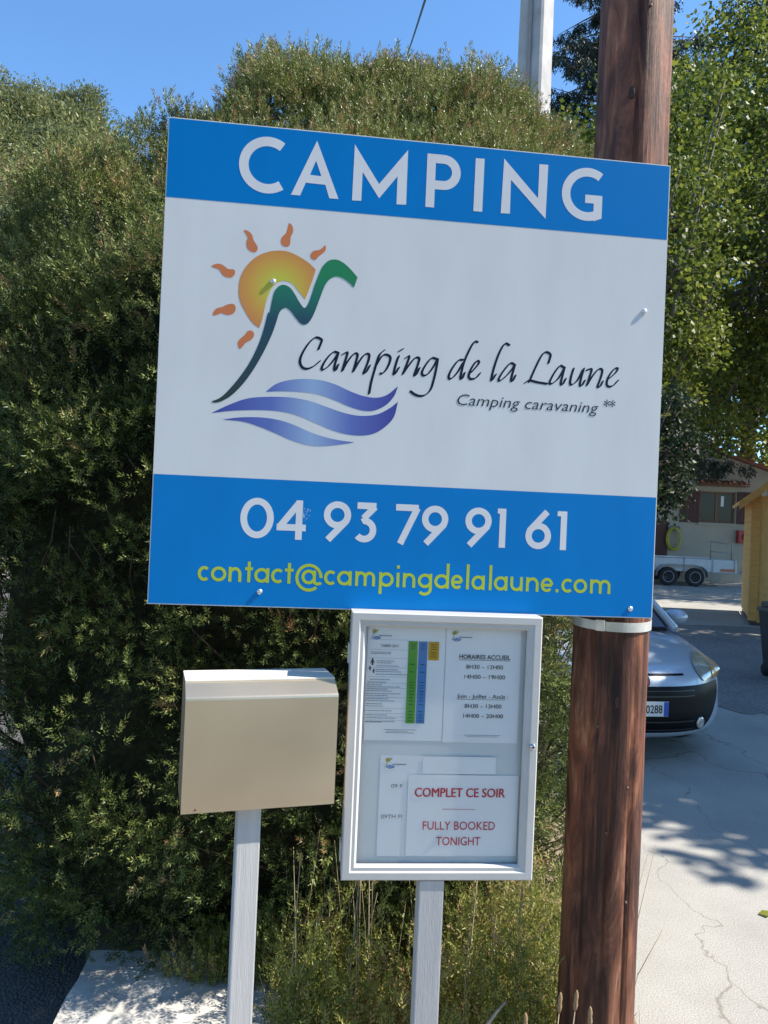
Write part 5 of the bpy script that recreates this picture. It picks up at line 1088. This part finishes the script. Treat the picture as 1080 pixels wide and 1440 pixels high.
for sd in (-1, 1):
    sgx = [(sd * h_, y_, z_) for y_, z_, h_ in gh] + [(sd * 0.78, 3.9, 0.95), (sd * 0.80, 2.4, 0.945), (sd * 0.80, 1.02, 0.90)]
    link('side_window', mesh('side_window', sgx, [(0, 1, 2, 3, 4, 5, 6, 7)]), M_SCREEN, CR)
    MB().tube([(sd * 0.755, 0.98, 0.915), (sd * 0.59, 1.71, 1.40), (sd * 0.588, 2.3, 1.472), (sd * 0.575, 3.25, 1.44), (sd * 0.72, 3.9, 0.95)], [0.035, 0.03, 0.026, 0.03, 0.04], 8).build('pillar', M_CAR, CR)
    MB().tube([(sd * 0.83, 2.35, 0.94), (sd * 0.60, 2.38, 1.44)], 0.03, 6).build('door_pillar', M_BLACKP, CR)
    MB().tube([(sd * 0.78, 1.28, 0.92), (sd * 0.86, 1.27, 0.96)], 0.02, 6).build('mirror_arm', M_BLACKP, CR)
    mir = MB().lathe([(0.012, -0.10), (0.075, -0.075), (0.098, -0.02), (0.10, 0.03), (0.085, 0.055)], 18, Matrix.Translation((sd * 0.93, 1.28, 0.99)) @ Matrix.Rotation(R(-90), 4, 'X') @ Matrix.Scale(0.72, 4, (0, 1, 0))).build('mirror', M_CAR, CR)
    # headlight: a tall swept teardrop
    def hl(s_, sd=sd):
        t_ = (s_ - 4.55) / 3.1; w_ = 0.24 * math.sin(math.pi * (0.10 + 0.86 * t_)) ** 0.75; c_ = 0.635 + 0.10 * t_
        a_, b_ = c_ - w_ * 0.75, min(0.822, c_ + w_ * 0.75); return (sd * a_, sd * b_)
    h1 = patch('headlight', list(np.linspace(4.6, 7.6, 16)), hl, 0.008, M_LENS)
    patch('indicator', list(np.linspace(4.8, 6.0, 8)), lambda s_: (sd * (0.67), sd * 0.775), 0.013, M_AMBER, h1)
    q = MB().lathe([(0.045, 0.0), (0.045, 0.008), (0.030, 0.012), (0.005, 0.010)], 18); fg = q.build('fog_light', M_LENS, CR, nose(1.9, sd * 0.50, 0.004)); fg.rotation_euler = (R(90), 0, sd * R(25))
    for y_ in (0.88, 3.30): wheel(CR, (sd * 0.725, y_, 0.30), 0.30, 0.19, -1 if sd > 0 else 1).rotation_euler = (0, 0, R(90)) if False else (0, 0, 0)
grl = patch('lower_grille', list(np.linspace(1.15, 4.35, 14)), lambda s_: (-0.76 + 0.10 * abs(s_ - 3.2) ** 1.3 * (s_ < 3.2) , 0.76 - 0.10 * abs(s_ - 3.2) ** 1.3 * (s_ < 3.2)), 0.006, M_BLACKP)
patch('chrome_lip', list(np.linspace(0.55, 1.05, 5)), lambda s_: (-0.66, 0.66), 0.012, mat('lip_silver', (0.6, 0.6, 0.6), 0.35, 0.4), CR)
for q_ in (1.6, 2.1, 3.55, 3.95): patch('grille_bar', [q_, q_ + 0.07], lambda s_: (-0.42, 0.42), 0.016, mat('grille_grey', (0.03, 0.03, 0.033), 0.4), grl)
patch('grille_slot', list(np.linspace(5.25, 5.45, 3)), lambda s_: (-0.36, 0.36), 0.004, M_BLACKP, CR)
bdg = MB().lathe([(0.048, 0.0), (0.048, 0.006), (0.040, 0.009), (0.02, 0.0095)], 22).build('badge', mat('badge_red', (0.22, 0.02, 0.03), 0.25, var=0.1), CR, nose(4.75, 0, 0.006)); bdg.rotation_euler = (R(78), 0, 0)
MB().lathe([(0.054, 0.0), (0.054, 0.008), (0.049, 0.0085), (0.049, 0.0)], 22).build('badge_ring', MATS['chrome'], bdg)
pl = MB().box((-0.18, -0.008, -0.055), (0.18, 0.0, 0.055), 0.002).build('number_plate', mat('plate_white', (0.75, 0.75, 0.74), 0.4, var=0.03), CR, (0, -0.012, 0.455))
link('plate_number', text_mesh('0288', 0.085, 0.13, 0, 0.001), M_BLK, pl, (0.065, -0.0095, -0.030))
MB().box((0.142, -0.0105, -0.053), (0.178, -0.0085, 0.053)).build('blue_strip', mat('plate_blue', (0.02, 0.09, 0.45), 0.4), pl); MB().box((-0.178, -0.0105, -0.053), (-0.142, -0.0085, 0.053)).build('blue_strip', MATS['plate_blue'], pl)
for sd in (-1, 1): MB().tube([nose(10, sd * 0.05) + Vector((0, -0.02, 0.02)), nose(10, sd * 0.55) + Vector((0, -0.01, 0.03))], 0.010, 6).build('wiper', M_BLACKP, CR)
MB().box((-0.66, 0.93, 0.905), (0.66, 1.03, 0.925)).build('cowl', M_BLACKP, CR)

# a fallen yellow leaf on the drive
lf = raw_mesh('fallen_leaf', np.array([[(0, 0, 0.006), (0.03, -0.03, 0.012), (0.08, 0.0, 0.02), (0.03, 0.03, 0.010)]], float), 4, np.array([1.0]))
o = link('fallen_leaf', lf, M_LEAFA, None, (1.84, 3.62, 0)); tag(o, 'single yellow green fallen leaf on the pale concrete drive', 'leaf')
